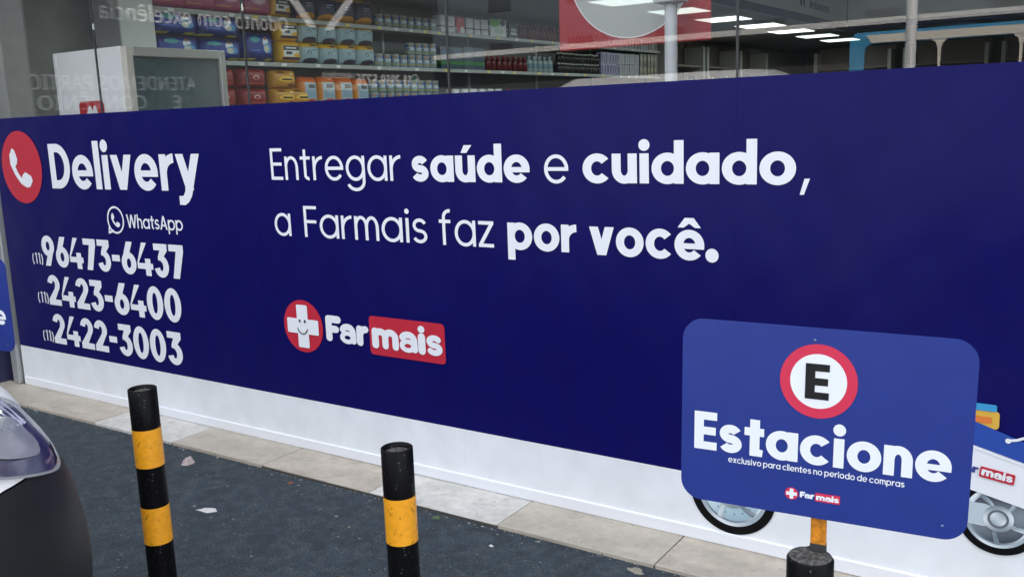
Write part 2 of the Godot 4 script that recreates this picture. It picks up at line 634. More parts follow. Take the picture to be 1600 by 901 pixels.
func tile_material(key: String, base: Color, seed_: int, veins: float) -> StandardMaterial3D:
	var S := 512
	var im := Image.create(S, S, false, Image.FORMAT_RGB8)
	var n1 := noise(seed_, 0.008, 4)
	var n2 := noise(seed_ + 1, 0.05, 4)
	for y in S:
		for x in S:
			var a := n1.get_noise_2d(x, y * 2.0)
			var b := n2.get_noise_2d(x, y)
			var k := 1.0 + veins * (0.16 * a + 0.12 * b)
			var dirt := clampf((n1.get_noise_2d(x * 2.0 + 900, y * 2.0) + b * 0.6 - 0.3) * 3.0, 0, 1)
			im.set_pixel(x, y, (base * k).lerp(Color(0.36, 0.33, 0.29), dirt * 0.35 * veins))
	var r := RandomNumberGenerator.new()
	r.seed = seed_
	for i in 26:
		dab(im, r.randf() * S, r.randf() * S, r.randf_range(0.7, 2.2), r.randf_range(0.7, 1.6), Color(0.25, 0.22, 0.19, 0.7))
	var m := mat(key, Color.WHITE, 0.42)
	m.albedo_color = Color.WHITE
	m.albedo_texture = tex(im)
	m.uv1_triplanar = true
	m.uv1_world_triplanar = true
	m.uv1_scale = Vector3(0.8, 0.8, 0.8)
	return m

func mottled(key: String, base: Color, rough: float, amount: float, freq: float, scale: float, seed_: int, spots := 0, spot := Color(0.6, 0.6, 0.6), chips := 0) -> StandardMaterial3D:
	var S := 256
	var im := Image.create(S, S, false, Image.FORMAT_RGB8)
	var n := noise(seed_, freq, 4).get_seamless_image(S, S)
	for y in S:
		for x in S:
			var k := 1.0 + amount * 1.4 * (n.get_pixel(x, y).r - 0.5)
			im.set_pixel(x, y, Color(base.r * k, base.g * k, base.b * k))
	var r := RandomNumberGenerator.new()
	r.seed = seed_
	for i in spots:
		var s := r.randf_range(0.7, 2.0)
		dab(im, r.randf() * S, r.randf() * S, s, s * r.randf_range(0.7, 2.0), Color(spot.r, spot.g, spot.b, r.randf_range(0.4, 0.9)))
	for i in chips: # flaked and scraped places, each a cluster of small dabs
		var p := Vector2(r.randf_range(12, S - 12), r.randf_range(12, S - 12))
		var dir := Vector2.from_angle(r.randf_range(0.9, 2.2))
		for q in r.randi_range(4, 16):
			var at := p + dir * r.randf_range(-9, 9) + Vector2(r.randf_range(-2, 2), r.randf_range(-2, 2))
			dab(im, at.x, at.y, r.randf_range(0.7, 2.6), r.randf_range(0.7, 2.2), Color(spot.r, spot.g, spot.b, r.randf_range(0.25, 0.8)))
	var m := mat(key, Color.WHITE, rough)
	m.albedo_color = Color.WHITE
	m.albedo_texture = tex(im)
	m.uv1_triplanar = true
	m.uv1_scale = Vector3(scale, scale, scale)
	return m

# package prints: a front picture, drawn as bands, ovals and bars of illegible small print
func pack_print(key: String, base: Color, items: Array) -> StandardMaterial3D:
	var im := Image.create(128, 128, false, Image.FORMAT_RGB8)
	im.fill(base)
	for it in items:
		if it[0] == "r":
			im.fill_rect(Rect2i(it[1], it[2], it[3], it[4]), it[5])
		else:
			dab(im, it[1], it[2], it[3], it[4], it[5])
	var m := mat(key, Color.WHITE, 0.38)
	m.albedo_color = Color.WHITE
	m.albedo_texture = tex(im)
	m.texture_repeat = false
	return m

# ---------------------------------------------------------------- goods (front faces local +z)
func pillow(w: float, h: float, d: float, p: float, crimp := 0.0) -> ArrayMesh:
	var st := begin(false)
	var nx := 10
	var ny := 10
	for side in [1.0, -1.0]:
		for j in ny:
			for i in nx:
				var v := []
				var t := []
				for c in [[0, 0], [1, 0], [1, 1], [0, 1]]:
					var u: float = -1.0 + 2.0 * (i + c[0]) / nx
					var y: float = -1.0 + 2.0 * (j + c[1]) / ny
					var z: float = pow(maxf(0.0, 1.0 - pow(absf(u), p)), 0.5) * pow(maxf(0.0, 1.0 - pow(absf(y), p)), 0.5)
					var sh := 1.0 - crimp * (1.0 - absf(u)) * 0.0 - crimp * pow(absf(y), 3.0)
					v.append(Vector3(u * w / 2 * sh, (y + 1.0) * h / 2, z * d / 2 * side))
					t.append(Vector2(u * 0.5 + 0.5, 0.5 - y * 0.5))
				var order := [0, 3, 2, 0, 2, 1] if side > 0 else [0, 1, 2, 0, 2, 3]
				for k in order:
					st.set_uv(t[k])
					st.add_vertex(v[k])
	st.generate_normals()
	return st.commit()

func carton(w: float, h: float, d: float) -> ArrayMesh:
	var st := begin()
	var q := [Vector3(-w / 2, 0, d / 2), Vector3(w / 2, 0, d / 2), Vector3(w / 2, h, d / 2), Vector3(-w / 2, h, d / 2), Vector3(-w / 2, 0, -d / 2), Vector3(w / 2, 0, -d / 2), Vector3(w / 2, h, -d / 2), Vector3(-w / 2, h, -d / 2)]
	for f in [[0, 3, 2, 1], [5, 6, 7, 4], [1, 2, 6, 5], [4, 7, 3, 0], [3, 7, 6, 2], [0, 1, 5, 4]]:
		var uv := [Vector2(0, 1), Vector2(0, 0), Vector2(1, 0), Vector2(1, 1)]
		if f[0] == 3 or (f[0] == 0 and f[1] == 1):
			uv = [Vector2(0.02, 0.02), Vector2(0.02, 0.03), Vector2(0.03, 0.03), Vector2(0.03, 0.02)]
		for k in [0, 1, 2, 0, 2, 3]:
			st.set_uv(uv[k])
			st.add_vertex(q[f[k]])
	st.generate_normals()
	return st.commit()

# ---------------------------------------------------------------- vehicles: a body lofted through level outlines, nose towards -z
# rows: [y, front z, rear z, half width, corner length, corner power]
func outline(row: Array, n: int) -> PackedVector3Array:
	var p := PackedVector3Array()
	var zf: float = row[1]; var zr: float = row[2]; var hw: float = row[3]; var cl: float = row[4]; var e: float = 2.0 / float(row[5])
	for i in n + 1: # right flank, nose, left flank
		var a := PI * i / n
		var s := sin(a); var c := cos(a)
		p.append(Vector3(signf(c) * pow(absf(c), e) * hw, row[0], zf + cl - pow(absf(s), e) * cl))
	for i in n + 1: # tail
		var a := PI + PI * i / n
		var s := sin(a); var c := cos(a)
		p.append(Vector3(signf(c) * pow(absf(c), e) * hw, row[0], zr - 0.35 + pow(absf(s), e) * 0.35))
	return p

func row_at(rows: Array, y: float) -> Array:
	for i in rows.size() - 1:
		if y <= rows[i + 1][0]:
			var t: float = clampf((y - rows[i][0]) / (rows[i + 1][0] - rows[i][0]), 0, 1)
			var prev: Array = rows[maxi(i - 1, 0)]
			var nxt: Array = rows[mini(i + 2, rows.size() - 1)]
			var out := [y]
			for k in range(1, 6):
				var m0: float = (rows[i + 1][k] - prev[k]) / maxf(1e-4, rows[i + 1][0] - prev[0]) * (rows[i + 1][0] - rows[i][0])
				var m1: float = (nxt[k] - rows[i][k]) / maxf(1e-4, nxt[0] - rows[i][0]) * (rows[i + 1][0] - rows[i][0])
				var t2 := t * t
				var t3 := t2 * t
				out.append((2 * t3 - 3 * t2 + 1) * rows[i][k] + (t3 - 2 * t2 + t) * m0 + (-2 * t3 + 3 * t2) * rows[i + 1][k] + (t3 - t2) * m1)
			return out
	return rows[-1]

# where the nose outline of the body stands at height y, a quarter turn measured from the right flank (0) to the nose (90)
func on_body(rows: Array, deg: float, y: float, push := 0.0) -> Vector3:
	var f := func(d: float, yy: float) -> Vector3:
		var row := row_at(rows, yy)
		var e: float = 2.0 / float(row[5])
		var a := deg_to_rad(d)
		return Vector3(signf(cos(a)) * pow(absf(cos(a)), e) * row[3], yy, row[1] + row[4] - pow(absf(sin(a)), e) * row[4])
	var p: Vector3 = f.call(deg, y)
	if push == 0.0:
		return p
	var du: Vector3 = f.call(deg + 0.5, y) - f.call(deg - 0.5, y)
	var dv: Vector3 = f.call(deg, y + 0.004) - f.call(deg, y - 0.004)
	return p + dv.cross(du).normalized() * push * (-1.0 if dv.cross(du).dot(Vector3(p.x, 0, p.z - row_at(rows, y)[1] - 0.8)) < 0 else 1.0)

# keep: a signed measure, positive where the skin belongs to this part; triangles are cut along its zero line
func loft(rows: Array, y0: float, y1: float, steps: int, n: int, cap: bool, keep: Callable) -> ArrayMesh:
	var st := begin(false)
	var prev := PackedVector3Array()
	for j in steps + 1:
		var ring_ := outline(row_at(rows, lerpf(y0, y1, float(j) / steps)), n)
		if j:
			for i in ring_.size():
				var k := (i + 1) % ring_.size()
				for t in [[prev[i], prev[k], ring_[k]], [prev[i], ring_[k], ring_[i]]]:
					var out := []
					for e in 3:
						var a: Vector3 = t[e]
						var b: Vector3 = t[(e + 1) % 3]
						var fa: float = keep.call(a)
						var fb: float = keep.call(b)
						if fa >= 0:
							out.append(a)
						if (fa > 0 and fb < 0) or (fa < 0 and fb > 0):
							out.append(a.lerp(b, fa / (fa - fb)))
					for e in range(1, out.size() - 1):
						tri(st, out[0], out[e], out[e + 1])
		prev = ring_
	if cap:
		var c := Vector3.ZERO
		for p in prev:
			c += p / prev.size()
		for i in prev.size():
			tri(st, prev[i], prev[(i + 1) % prev.size()], c)
	return done(st)

func wheel_into(parent: Node3D, at: Vector3, r: float, side: float) -> void:
	var t := part("wheel", lathe([Vector2(r * 0.62, -0.09), Vector2(r * 0.92, -0.095), Vector2(r, -0.07), Vector2(r, 0.07), Vector2(r * 0.92, 0.095), Vector2(r * 0.62, 0.09)], 36), mat("tyre_rubber", Color(0.02, 0.02, 0.021), 0.85), parent, at, Vector3(0, 0, -PI / 2 * side))
	part("rim", lathe([Vector2(0.0, 0.05), Vector2(r * 0.2, 0.06), Vector2(r * 0.5, 0.035), Vector2(r * 0.63, 0.075)], 30), mat("rim_grey", Color(0.35, 0.36, 0.37), 0.35, 0.7), t)

# ================================================================ the scene
func _ready() -> void:
	rng.seed = 77
	# ---- camera, sky, sun, exposure
	var cam := Camera3D.new()
	cam.name = "camera"
	cam.fov = 34.267
	cam.near = 0.05
	cam.far = 900.0
	cam.position = Vector3(0, 1.55, 3.0335)
	cam.rotation = Vector3(-0.180637, 0.592733, -0.036321)
	add_child(cam)
	cam.current = true
	var we := WorldEnvironment.new()
	we.name = "environment"
	var env := Environment.new()
	env.background_mode = Environment.BG_SKY
	var sm := ProceduralSkyMaterial.new()
	sm.sky_top_color = Color(0.80, 0.82, 0.86)
	sm.sky_horizon_color = Color(0.90, 0.91, 0.93)
	sm.sky_curve = 0.2
	sm.ground_bottom_color = Color(0.16, 0.16, 0.16)
	sm.ground_horizon_color = Color(0.5, 0.52, 0.55)
	sm.sun_angle_max = 1.0
	var sky := Sky.new()
	sky.sky_material = sm
	env.sky = sky
	env.background_energy_multiplier = 1.5
	env.tonemap_mode = Environment.TONE_MAPPER_LINEAR
	env.tonemap_exposure = 2.4
	env.sdfgi_enabled = true
	env.ssao_enabled = true
	env.ssil_enabled = true
	we.environment = env
	add_child(we)
	var sun := DirectionalLight3D.new()
	sun.name = "sun"
	sun.light_energy = 1.6
	sun.light_color = Color(1.0, 0.96, 0.90)
	sun.light_angular_distance = 0.5
	sun.shadow_enabled = true
	sun.rotation_degrees = Vector3(-33, 146, 0)
	add_child(sun)

	setting()
	shop_building()
	neighbour_and_clinic()
	opposite_side()
	banner()
	bollards_and_signs()
	parked_car()
	interior()
	litter()

# ---------------------------------------------------------------- ground
func setting() -> void:
	var st := begin()
	quad(st, Vector3(-300, -0.03, -300), Vector3(-300, -0.03, 300), Vector3(300, -0.03, 300), Vector3(300, -0.03, -300))
	struct(part("ground", done(st), mottled("street_asphalt", Color(0.27, 0.27, 0.28), 0.9, 0.3, 0.05, 0.3, 40), self))
	var s2 := begin()
	add_box(s2, Vector3(-2.0, -0.0625, 3.13), Vector3(22.0, 0.095, 5.74))
	struct(part("parking_pavement", done(s2), asphalt_material(), self))
	var walk := Node3D.new()
	walk.name = "tile_pavement"
	add_child(walk)
	struct(walk)
	part("mortar_bed", box(Vector3(16.0, 0.05, 0.262), 0, Vector3(-2.0, -0.031, 0.128)), mottled("mortar", Color(0.30, 0.28, 0.26), 0.95, 0.3, 0.1, 3.0, 17), walk)
	var kinds := [tile_material("beige_tile", Color(0.68, 0.645, 0.59), 21, 0.5), tile_material("pale_tile", Color(0.775, 0.765, 0.735), 31, 0.6), tile_material("warm_tile", Color(0.69, 0.65, 0.592), 27, 0.62)]
	var tile := box(Vector3(0.662, 0.022, 0.262), 0.002)
	for k in 22:
		var x := -9.31 + 0.6665 * k + 0.333
		var kind := 0 if k % 3 else 2
		if k == 10 or k == 7 or k == 3:
			kind = 1
		part("tile", tile, kinds[kind], walk, Vector3(x, -0.011 + rng.randf_range(-0.0012, 0.0008), 0.128 + rng.randf_range(-0.001, 0.001)), Vector3(rng.randf_range(-0.002, 0.002), rng.randf_range(-0.001, 0.001), rng.randf_range(-0.0015, 0.0015)))
	# crumbs of mortar along the joint, and grit on the parking pavement
	var mm := MultiMesh.new()
	mm.transform_format = MultiMesh.TRANSFORM_3D
	var gs := begin()
	for f in [[Vector3(1, 0.1, 0), Vector3(0, 0.2, 1.1), Vector3(0, 0.9, 0)], [Vector3(0, 0.2, 1.1), Vector3(-0.9, 0.1, 0), Vector3(0, 0.9, 0)], [Vector3(-0.9, 0.1, 0), Vector3(0.1, 0.2, -1), Vector3(0, 0.9, 0)], [Vector3(0.1, 0.2, -1), Vector3(1, 0.1, 0), Vector3(0, 0.9, 0)]]:
		tri(gs, f[0], f[2], f[1])
	mm.mesh = done(gs)
	mm.instance_count = 900
	for i in 900:
		var p: Vector3
		var s: float
		if i < 520:
			p = Vector3(rng.randf_range(-6.0, 0.2), -0.016, 0.262 + absf(rng.randfn(0, 0.012)))
			s = rng.randf_range(0.0015, 0.005)
			if rng.randf() < 0.06:
				s *= 1.7
		else:
			p = Vector3(rng.randf_range(-5.5, 0.4), -0.016, rng.randf_range(0.28, 1.6))
			s = rng.randf_range(0.0012, 0.0032)
		mm.set_instance_transform(i, Transform3D(Basis.from_euler(Vector3(0, rng.randf() * TAU, 0)).scaled(Vector3(s * rng.randf_range(0.8, 2.0), s * 0.5, s)), p))
	var grit := MultiMeshInstance3D.new()
	grit.multimesh = mm
	grit.name = "grit"
	grit.material_override = mat("grit_pale", Color(0.34, 0.33, 0.31), 0.95)
	add_child(grit)
	tag(grit, "pale mortar crumbs and grit scattered on the dark parking pavement", "grit")
	grit.set_meta("kind", "stuff")

# ---------------------------------------------------------------- the shop's shell and its glass front
const JOINTS := [-5.80, -4.667, -3.497, -2.317, -1.124, 0.07, 1.25, 2.43, 3.6]
const CEIL := 2.75

func shop_building() -> void:
	var b := thing("pharmacy_building", "pharmacy shop with a glass front above the blue banner", "shop", Vector3.ZERO)
	var wall := mottled("plaster", Color(0.60, 0.61, 0.585), 0.85, 0.06, 0.03, 0.7, 51)
	part("floor", box(Vector3(10.9, 0.1, 20.0), 0, Vector3(-1.55, -0.05, -10.03)), mat("shop_floor", Color(0.24, 0.23, 0.22), 0.3), b)
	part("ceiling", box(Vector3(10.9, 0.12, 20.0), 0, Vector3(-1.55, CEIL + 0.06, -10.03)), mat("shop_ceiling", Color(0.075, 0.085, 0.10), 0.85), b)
	part("side_wall", box(Vector3(0.2, 2.85, 20.0), 0, Vector3(-6.8, 1.36, -10.03)), wall, b)
	part("side_wall", box(Vector3(0.2, 2.85, 20.0), 0, Vector3(3.7, 1.36, -10.03)), wall, b)
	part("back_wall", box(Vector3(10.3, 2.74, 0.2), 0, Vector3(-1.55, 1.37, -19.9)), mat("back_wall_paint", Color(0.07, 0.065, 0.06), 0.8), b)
	part("roof", box(Vector3(11.2, 0.25, 20.5), 0, Vector3(-1.55, 3.9, -10.0)), mat("roof_concrete", Color(0.3, 0.3, 0.3), 0.9), b)
	part("parapet", box(Vector3(11.2, 1.0, 0.24), 0, Vector3(-1.55, 3.36, -0.14)), mat("facade_white", Color(0.7, 0.7, 0.7), 0.7), b)
	part("front_wall", box(Vector3(0.94, 2.83, 0.18), 0, Vector3(-6.42, 1.41, -0.12)), wall, b)
	# aluminium post at the left end of the glass
	var al := mat("aluminium", Color(0.42, 0.44, 0.44), 0.38, 0.6)
	part("post", box(Vector3(0.07, 2.84, 0.09), 0.006, Vector3(-5.852, 1.42, -0.02)), al, b)
	part("bottom_rail", box(Vector3(9.38, 0.05, 0.07), 0.003, Vector3(-1.10, 0.025, -0.03)), mat("rail_white", Color(0.76, 0.78, 0.82), 0.4), b)
	part("top_rail", box(Vector3(9.38, 0.06, 0.07), 0.003, Vector3(-1.10, 2.80, -0.03)), al, b)
	var glass := StandardMaterial3D.new()
	glass.resource_name = "window_glass"
	glass.transparency = BaseMaterial3D.TRANSPARENCY_ALPHA
	glass.albedo_color = Color(0.02, 0.03, 0.03, 0.01)
	glass.roughness = 0.0
	for i in JOINTS.size() - 1:
		var x0: float = JOINTS[i] + 0.004
		var x1: float = JOINTS[i + 1] - 0.004
		part("pane", box(Vector3(x1 - x0, 2.715, 0.010), 0, Vector3((x0 + x1) / 2, 0.053 + 2.715 / 2, -0.012)), glass, b)
		if i:
			part("silicone_joint", box(Vector3(0.0078, 2.715, 0.009), 0, Vector3(JOINTS[i], 0.053 + 2.715 / 2, -0.012)), mat("silicone", Color(0.035, 0.037, 0.037), 0.6), b)
	# a thin translucent sign hung just behind the glass: red with a round white window, beside a slim display pole
	var v := thing("hanging_sign", "translucent red square sign with a white disc, hung behind the upper glass", "sign", Vector3(0, 0, -0.30))
	var red := mat("red_film", Color(0.46, 0.008, 0.016), 0.5)
	red.transparency = BaseMaterial3D.TRANSPARENCY_ALPHA
	red.albedo_color.a = 0.60
	var white := mat("white_film", Color(0.50, 0.52, 0.48), 0.5)
	white.transparency = BaseMaterial3D.TRANSPARENCY_ALPHA
	white.albedo_color.a = 0.70
	var disc := ell(-1.653, 2.099, 0.265, 0.265, 56)
	part("red_film", sheet([[rect(-1.970, 1.804, -1.331, 2.44)[0], disc]]), red, v)
	part("white_disc", sheet([[disc]]), white, v)
	part("disc_edge", sheet([ring(-1.653, 2.099, 0.267, 0.267, 0.004, 0.004, 56)], 0.002), mat("disc_edge", Color(0.7, 0.7, 0.68), 0.5), v)
	for x in [-1.9, -1.4]:
		part("cord", lathe([Vector2(0.0015, 2.44), Vector2(0.0015, CEIL)], 8), mat("cord_grey", Color(0.4, 0.4, 0.4), 0.6), v, Vector3(x, 0, 0))

# ---------------------------------------------------------------- next door: a second shop front, and the clinic whose side wall faces the parking
func neighbour_and_clinic() -> void:
	var n := thing("neighbour_shopfront", "next shop's front with a white base, left of the grey post", "shop front", Vector3.ZERO)
	part("wall", box(Vector3(1.52, 3.86, 0.3), 0, Vector3(-6.735, 1.93, -0.1605 + 0.0)), mat("neighbour_wall", Color(0.028, 0.028, 0.08), 0.5), n, Vector3(0, 0, 0.09))
	part("white_base", box(Vector3(1.5, 0.36, 0.02), 0.002, Vector3(-6.73, 0.18, 0.092)), mat("banner_white", Color(0.74, 0.77, 0.82), 0.42), n)
	part("dark_reveal", box(Vector3(0.084, 2.8, 0.05), 0, Vector3(-5.932, 1.4, -0.045)), mat("reveal_black", Color(0.012, 0.012, 0.013), 0.6), n)
	var c := thing("dental_clinic", "dental clinic's dark side wall with white lettering, mirrored in the glass", "building", Vector3(-7.5, 0, 0), PI / 2)
	# local axes: x runs to -z of the world, z out of the wall
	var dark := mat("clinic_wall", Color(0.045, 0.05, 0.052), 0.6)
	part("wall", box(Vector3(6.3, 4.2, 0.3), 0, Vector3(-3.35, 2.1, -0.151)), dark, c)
	part("pillar", box(Vector3(0.62, 4.2, 0.12), 0.004, Vector3(-0.86, 2.1, 0.061)), mat("clinic_pillar", Color(0.5, 0.5, 0.47), 0.8), c)
	part("cornice", box(Vector3(6.4, 0.2, 0.5), 0.01, Vector3(-3.35, 4.3, -0.1)), mat("clinic_pillar", Color.WHITE), c)
	var wl := mat("clinic_letters", Color(0.80, 0.80, 0.80), 0.5)
	for l in [["Odonto com excelência", -4.02, 2.57, 2.13, 0.14, false], ["ATENDEMOS PARTICULAR", -2.79, 1.965, 2.02, 0.12, false], ["E", -2.62, 1.80, 0.08, 0.115, false], ["CONVÊNIOS", -2.25, 1.80, 1.12, 0.115, false], ["11.2859-5276", -5.98, 2.03, 0.98, 0.13, true]]:
		var t := stock(l[0], l[4], l[5])
		var o := part("lettering", t, wl, c, Vector3(l[1], l[2], 0.064), Vector3.ZERO)
		var wid := t.get_aabb().size.x
		if wid > 0.01:
			o.scale.x = l[3] / wid
	var small := stock("odontologia", 0.07)
	part("lettering", small, wl, c, Vector3(-4.98, 2.08, 0.062))
	part("lettering", stock("odontologia", 0.07), wl, c, Vector3(-4.98, 1.95, 0.062))
	# round telephone mark and the tooth-shaped emblem
	part("telephone_mark", sheet([ring(-6.10, 2.02, 0.085, 0.095, 0.013, 0.013)], 0.006), wl, c)
	part("telephone_mark", sheet([[ell(-6.10, 2.02, 0.068, 0.078)]], 0.003), mat("clinic_green", Color(0.02, 0.16, 0.10), 0.5), c)
	part("telephone_mark", sheet([handset(-6.10, 2.02, 0.052)], 0.009), wl, c)
	part("emblem", sheet([slant(-3.92, 3.1, -4.42, 2.58, 0.13)], 0.006), wl, c)
	part("emblem", sheet([slant(-5.22, 3.1, -4.66, 2.56, 0.13)], 0.006), wl, c)

# printed chrome: an outline whose ink runs light and dark round a centre, as the artwork has it
func chrome_sheet(g: Array, z: float, c: Vector2, turn: float, lobes: float, lo: Color, hi: Color) -> ArrayMesh:
	var st := SurfaceTool.new()
	st.begin(Mesh.PRIMITIVE_TRIANGLES)
	for v in fill(g):
		var k := 0.5 + 0.5 * sin((v - c).angle() * lobes + turn)
		st.set_normal(Vector3.BACK)
		st.set_color(lo.lerp(hi, k * k))
		st.add_vertex(Vector3(v.x, v.y, z))
	return st.commit()

func handset(cx: float, cy: float, r: float) -> Array:
	var pts := []
	for q in [[-0.92, 0.62], [-0.62, 0.98], [-0.40, 0.86], [-0.22, 0.42], [-0.30, 0.20], [-0.48, 0.06], [-0.30, -0.24], [-0.02, -0.52], [0.10, -0.36], [0.36, -0.22], [0.86, -0.42], [0.95, -0.66], [0.66, -0.96], [0.36, -1.0], [-0.12, -0.82], [-0.60, -0.36], [-0.92, 0.16]]:
		pts.append(Vector2(cx + q[0] * r, cy + q[1] * r))
	return pgon(pts)

# ---------------------------------------------------------------- across the street, seen only as reflections in the glass
func opposite_side() -> void:
	var h := thing("low_house", "long low building with a pale eave across the street", "building", Vector3(-6, 0, 25.0))
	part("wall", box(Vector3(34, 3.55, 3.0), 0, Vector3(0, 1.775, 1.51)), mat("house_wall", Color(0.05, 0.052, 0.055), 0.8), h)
	part("roof", box(Vector3(36, 0.1, 5.4), 0, Vector3(0, 3.74, 1.7)), mat("house_roof", Color(0.2, 0.14, 0.1), 0.8), h)
	part("gutter", box(Vector3(36, 0.17, 0.14), 0.01, Vector3(0, 3.72, -1.08)), mat("gutter_white", Color(0.72, 0.72, 0.70), 0.6), h)
	part("soffit", box(Vector3(36, 0.04, 1.0), 0, Vector3(0, 3.60, -0.5)), mat("soffit_brown", Color(0.28, 0.24, 0.19), 0.8), h)
	var ap := thing("apartment_block", "slate grey apartment block standing behind the low house", "building", Vector3(-8, 0, 46.0))
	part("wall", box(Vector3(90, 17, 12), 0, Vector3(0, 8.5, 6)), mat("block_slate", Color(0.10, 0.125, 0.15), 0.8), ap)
	var wmesh := box(Vector3(1.6, 1.3, 0.08), 0, Vector3(0, 0, 0))
	for fl in 5:
		for k in 16:
			part("window", wmesh, mat("block_window", Color(0.03, 0.035, 0.04), 0.1), ap, Vector3(-42 + 5.6 * k, 2.2 + 3.2 * fl, -0.02))
	# bus
	var b := thing("city_bus", "blue and cream city bus mirrored in the window, top right", "bus", Vector3(-5.5, 0, 18.8))
	var blue := mat("bus_blue", Color(0.06, 0.33, 0.60), 0.3)
	var cream := mat("bus_cream", Color(0.82, 0.79, 0.70), 0.4)
	part("body", prism(round_rect(0.0, 0.45, 11.0, 3.0, 0.12), 0.0, 2.5), blue, b)
	part("roof", prism(round_rect(0.06, 2.9, 10.9, 3.10, 0.09), 0.06, 2.44), blue, b)
	part("roof_hatch", prism(round_rect(1.72, 3.05, 2.42, 3.17, 0.07), 0.5, 1.4), blue, b)
	part("cream_band", prism(PackedVector2Array([Vector2(0.46, 2.86), Vector2(0.34, 3.03), Vector2(10.9, 3.03), Vector2(10.9, 2.86)]), -0.02, 0.001), cream, b)
	var dg := mat("bus_window", Color(0.012, 0.014, 0.016), 0.05)
	part("lower_body", prism(round_rect(0.4, 0.5, 10.8, 1.5, 0.05), -0.018, 0.001), cream, b)
	for k in 7:
		part("window", prism(round_rect(0.32 + 1.52 * k, 1.62, 1.84 + 1.52 * k - 0.03, 2.84, 0.16), -0.010, 0.001), dg, b)
		if k < 6:
			part("window_pillar", prism(PackedVector2Array([Vector2(1.815 + 1.52 * k, 1.62), Vector2(1.855 + 1.52 * k, 1.62), Vector2(1.865 + 1.52 * k, 2.64), Vector2(1.90 + 1.52 * k, 2.77), Vector2(1.99 + 1.52 * k, 2.845), Vector2(1.68 + 1.52 * k, 2.845), Vector2(1.77 + 1.52 * k, 2.77), Vector2(1.805 + 1.52 * k, 2.64)]), -0.02, 0.001), cream, b)
	for x in [2.2, 8.4]:
		wheel_into(b, Vector3(x, 0.47, 0.12), 0.5, 1.0)
		(b.get_child(b.get_child_count() - 1) as Node3D).rotation = Vector3(-PI / 2, 0, 0)
	# van
	var v := thing("white_van", "white van mirrored in the window above the banner's middle", "van", Vector3(-1.9, 0, 7.2), -PI / 2)
	var white := mat("van_white", Color(0.72, 0.73, 0.74), 0.25)
	var rows := [[0.28, 0.05, 3.9, 0.80, 0.5, 3.0], [0.6, 0.0, 3.98, 0.85, 0.5, 3.0], [1.0, 0.2, 4.0, 0.86, 0.5, 3.0], [1.15, 0.8, 3.98, 0.84, 0.5, 3.0], [1.85, 1.25, 3.95, 0.72, 0.5, 3.0], [1.96, 1.5, 3.8, 0.6, 0.5, 2.6]]
	var all := func(_p: Vector3) -> float: return 1.0
	part("body", loft(rows, 0.28, 1.15, 8, 16, false, all), white, v)
	part("windows", loft(rows, 1.15, 1.80, 6, 16, false, func(p: Vector3) -> float: return 1.55 - p.z), mat("van_glass", Color(0.03, 0.09, 0.10), 0.05), v)
	part("side_panel", loft(rows, 1.15, 1.80, 6, 16, false, func(p: Vector3) -> float: return p.z - 1.55), white, v)
	part("roof", loft(rows, 1.80, 1.96, 5, 16, true, all), white, v)
	for s in [-1.0, 1.0]:
		for z in [0.75, 3.2]:
			wheel_into(v, Vector3(0.79 * s, 0.32, z), 0.32, s)
	# lamp post
	var p := thing("lamp_post", "pale round post mirrored in the window over the bus", "post", Vector3(-1.757, 0, 6.0))
	part("pole", lathe([Vector2(0.047, 0), Vector2(0.045, 4.5), Vector2(0.0, 4.5)], 20), mat("post_white", Color(0.72, 0.74, 0.77), 0.4), p)
	part("base_plate", box(Vector3(0.2, 0.02, 0.2), 0.003, Vector3(0, -0.005, 0)), mat("post_white", Color.WHITE), p)

# ---------------------------------------------------------------- the banner
func logo(parent: Node3D, cx: float, cy: float, r: float, fx0: float, fx1: float, px0: float, px1: float, py0: float, py1: float, mx0: float, mx1: float, base: float, cap: float, z: float, dz: float, white: Material, red: Material, dark: Material, face: bool, tilt := 0.0) -> void:
	var n := Node3D.new()
	n.name = "logo" if not parent.has_node("logo") else "logo_001"
	parent.add_child(n)
	part("logo_disc", sheet([[ell(cx, cy, r, r * 0.98, 48)]], z), red, n)
	var a := r * 0.80
	var w := r * 0.28
	part("logo_cross", sheet([[round_rect(cx - a, cy - w, cx + a, cy + w, r * 0.06, 4)], [round_rect(cx - w, cy - a, cx + w, cy + a, r * 0.06, 4)]], z + dz), white, n)
	if face:
		part("logo_smile", sheet([[ell(cx - r * 0.12, cy + r * 0.20, r * 0.045, r * 0.06, 16)], [ell(cx + r * 0.14, cy + r * 0.20, r * 0.045, r * 0.06, 16)], arc(cx, cy, r * 0.28, r * 0.30, r * 0.04, r * 0.04, 195, 345, 20)], z + dz * 2), dark, n)
	if fx1 > fx0:
		part("lettering", words("*Far", 0.25, fx0, fx1, base, cap, z, 0.03), white, n)
	part("logo_plate", sheet([[round_rect(px0, py0, px1, py1, (py1 - py0) * 0.11, 6)]], z), red, n)
	part("lettering", words("*mais", 0.25, mx0, mx1, base, cap, z + dz, 0.03), white, n)

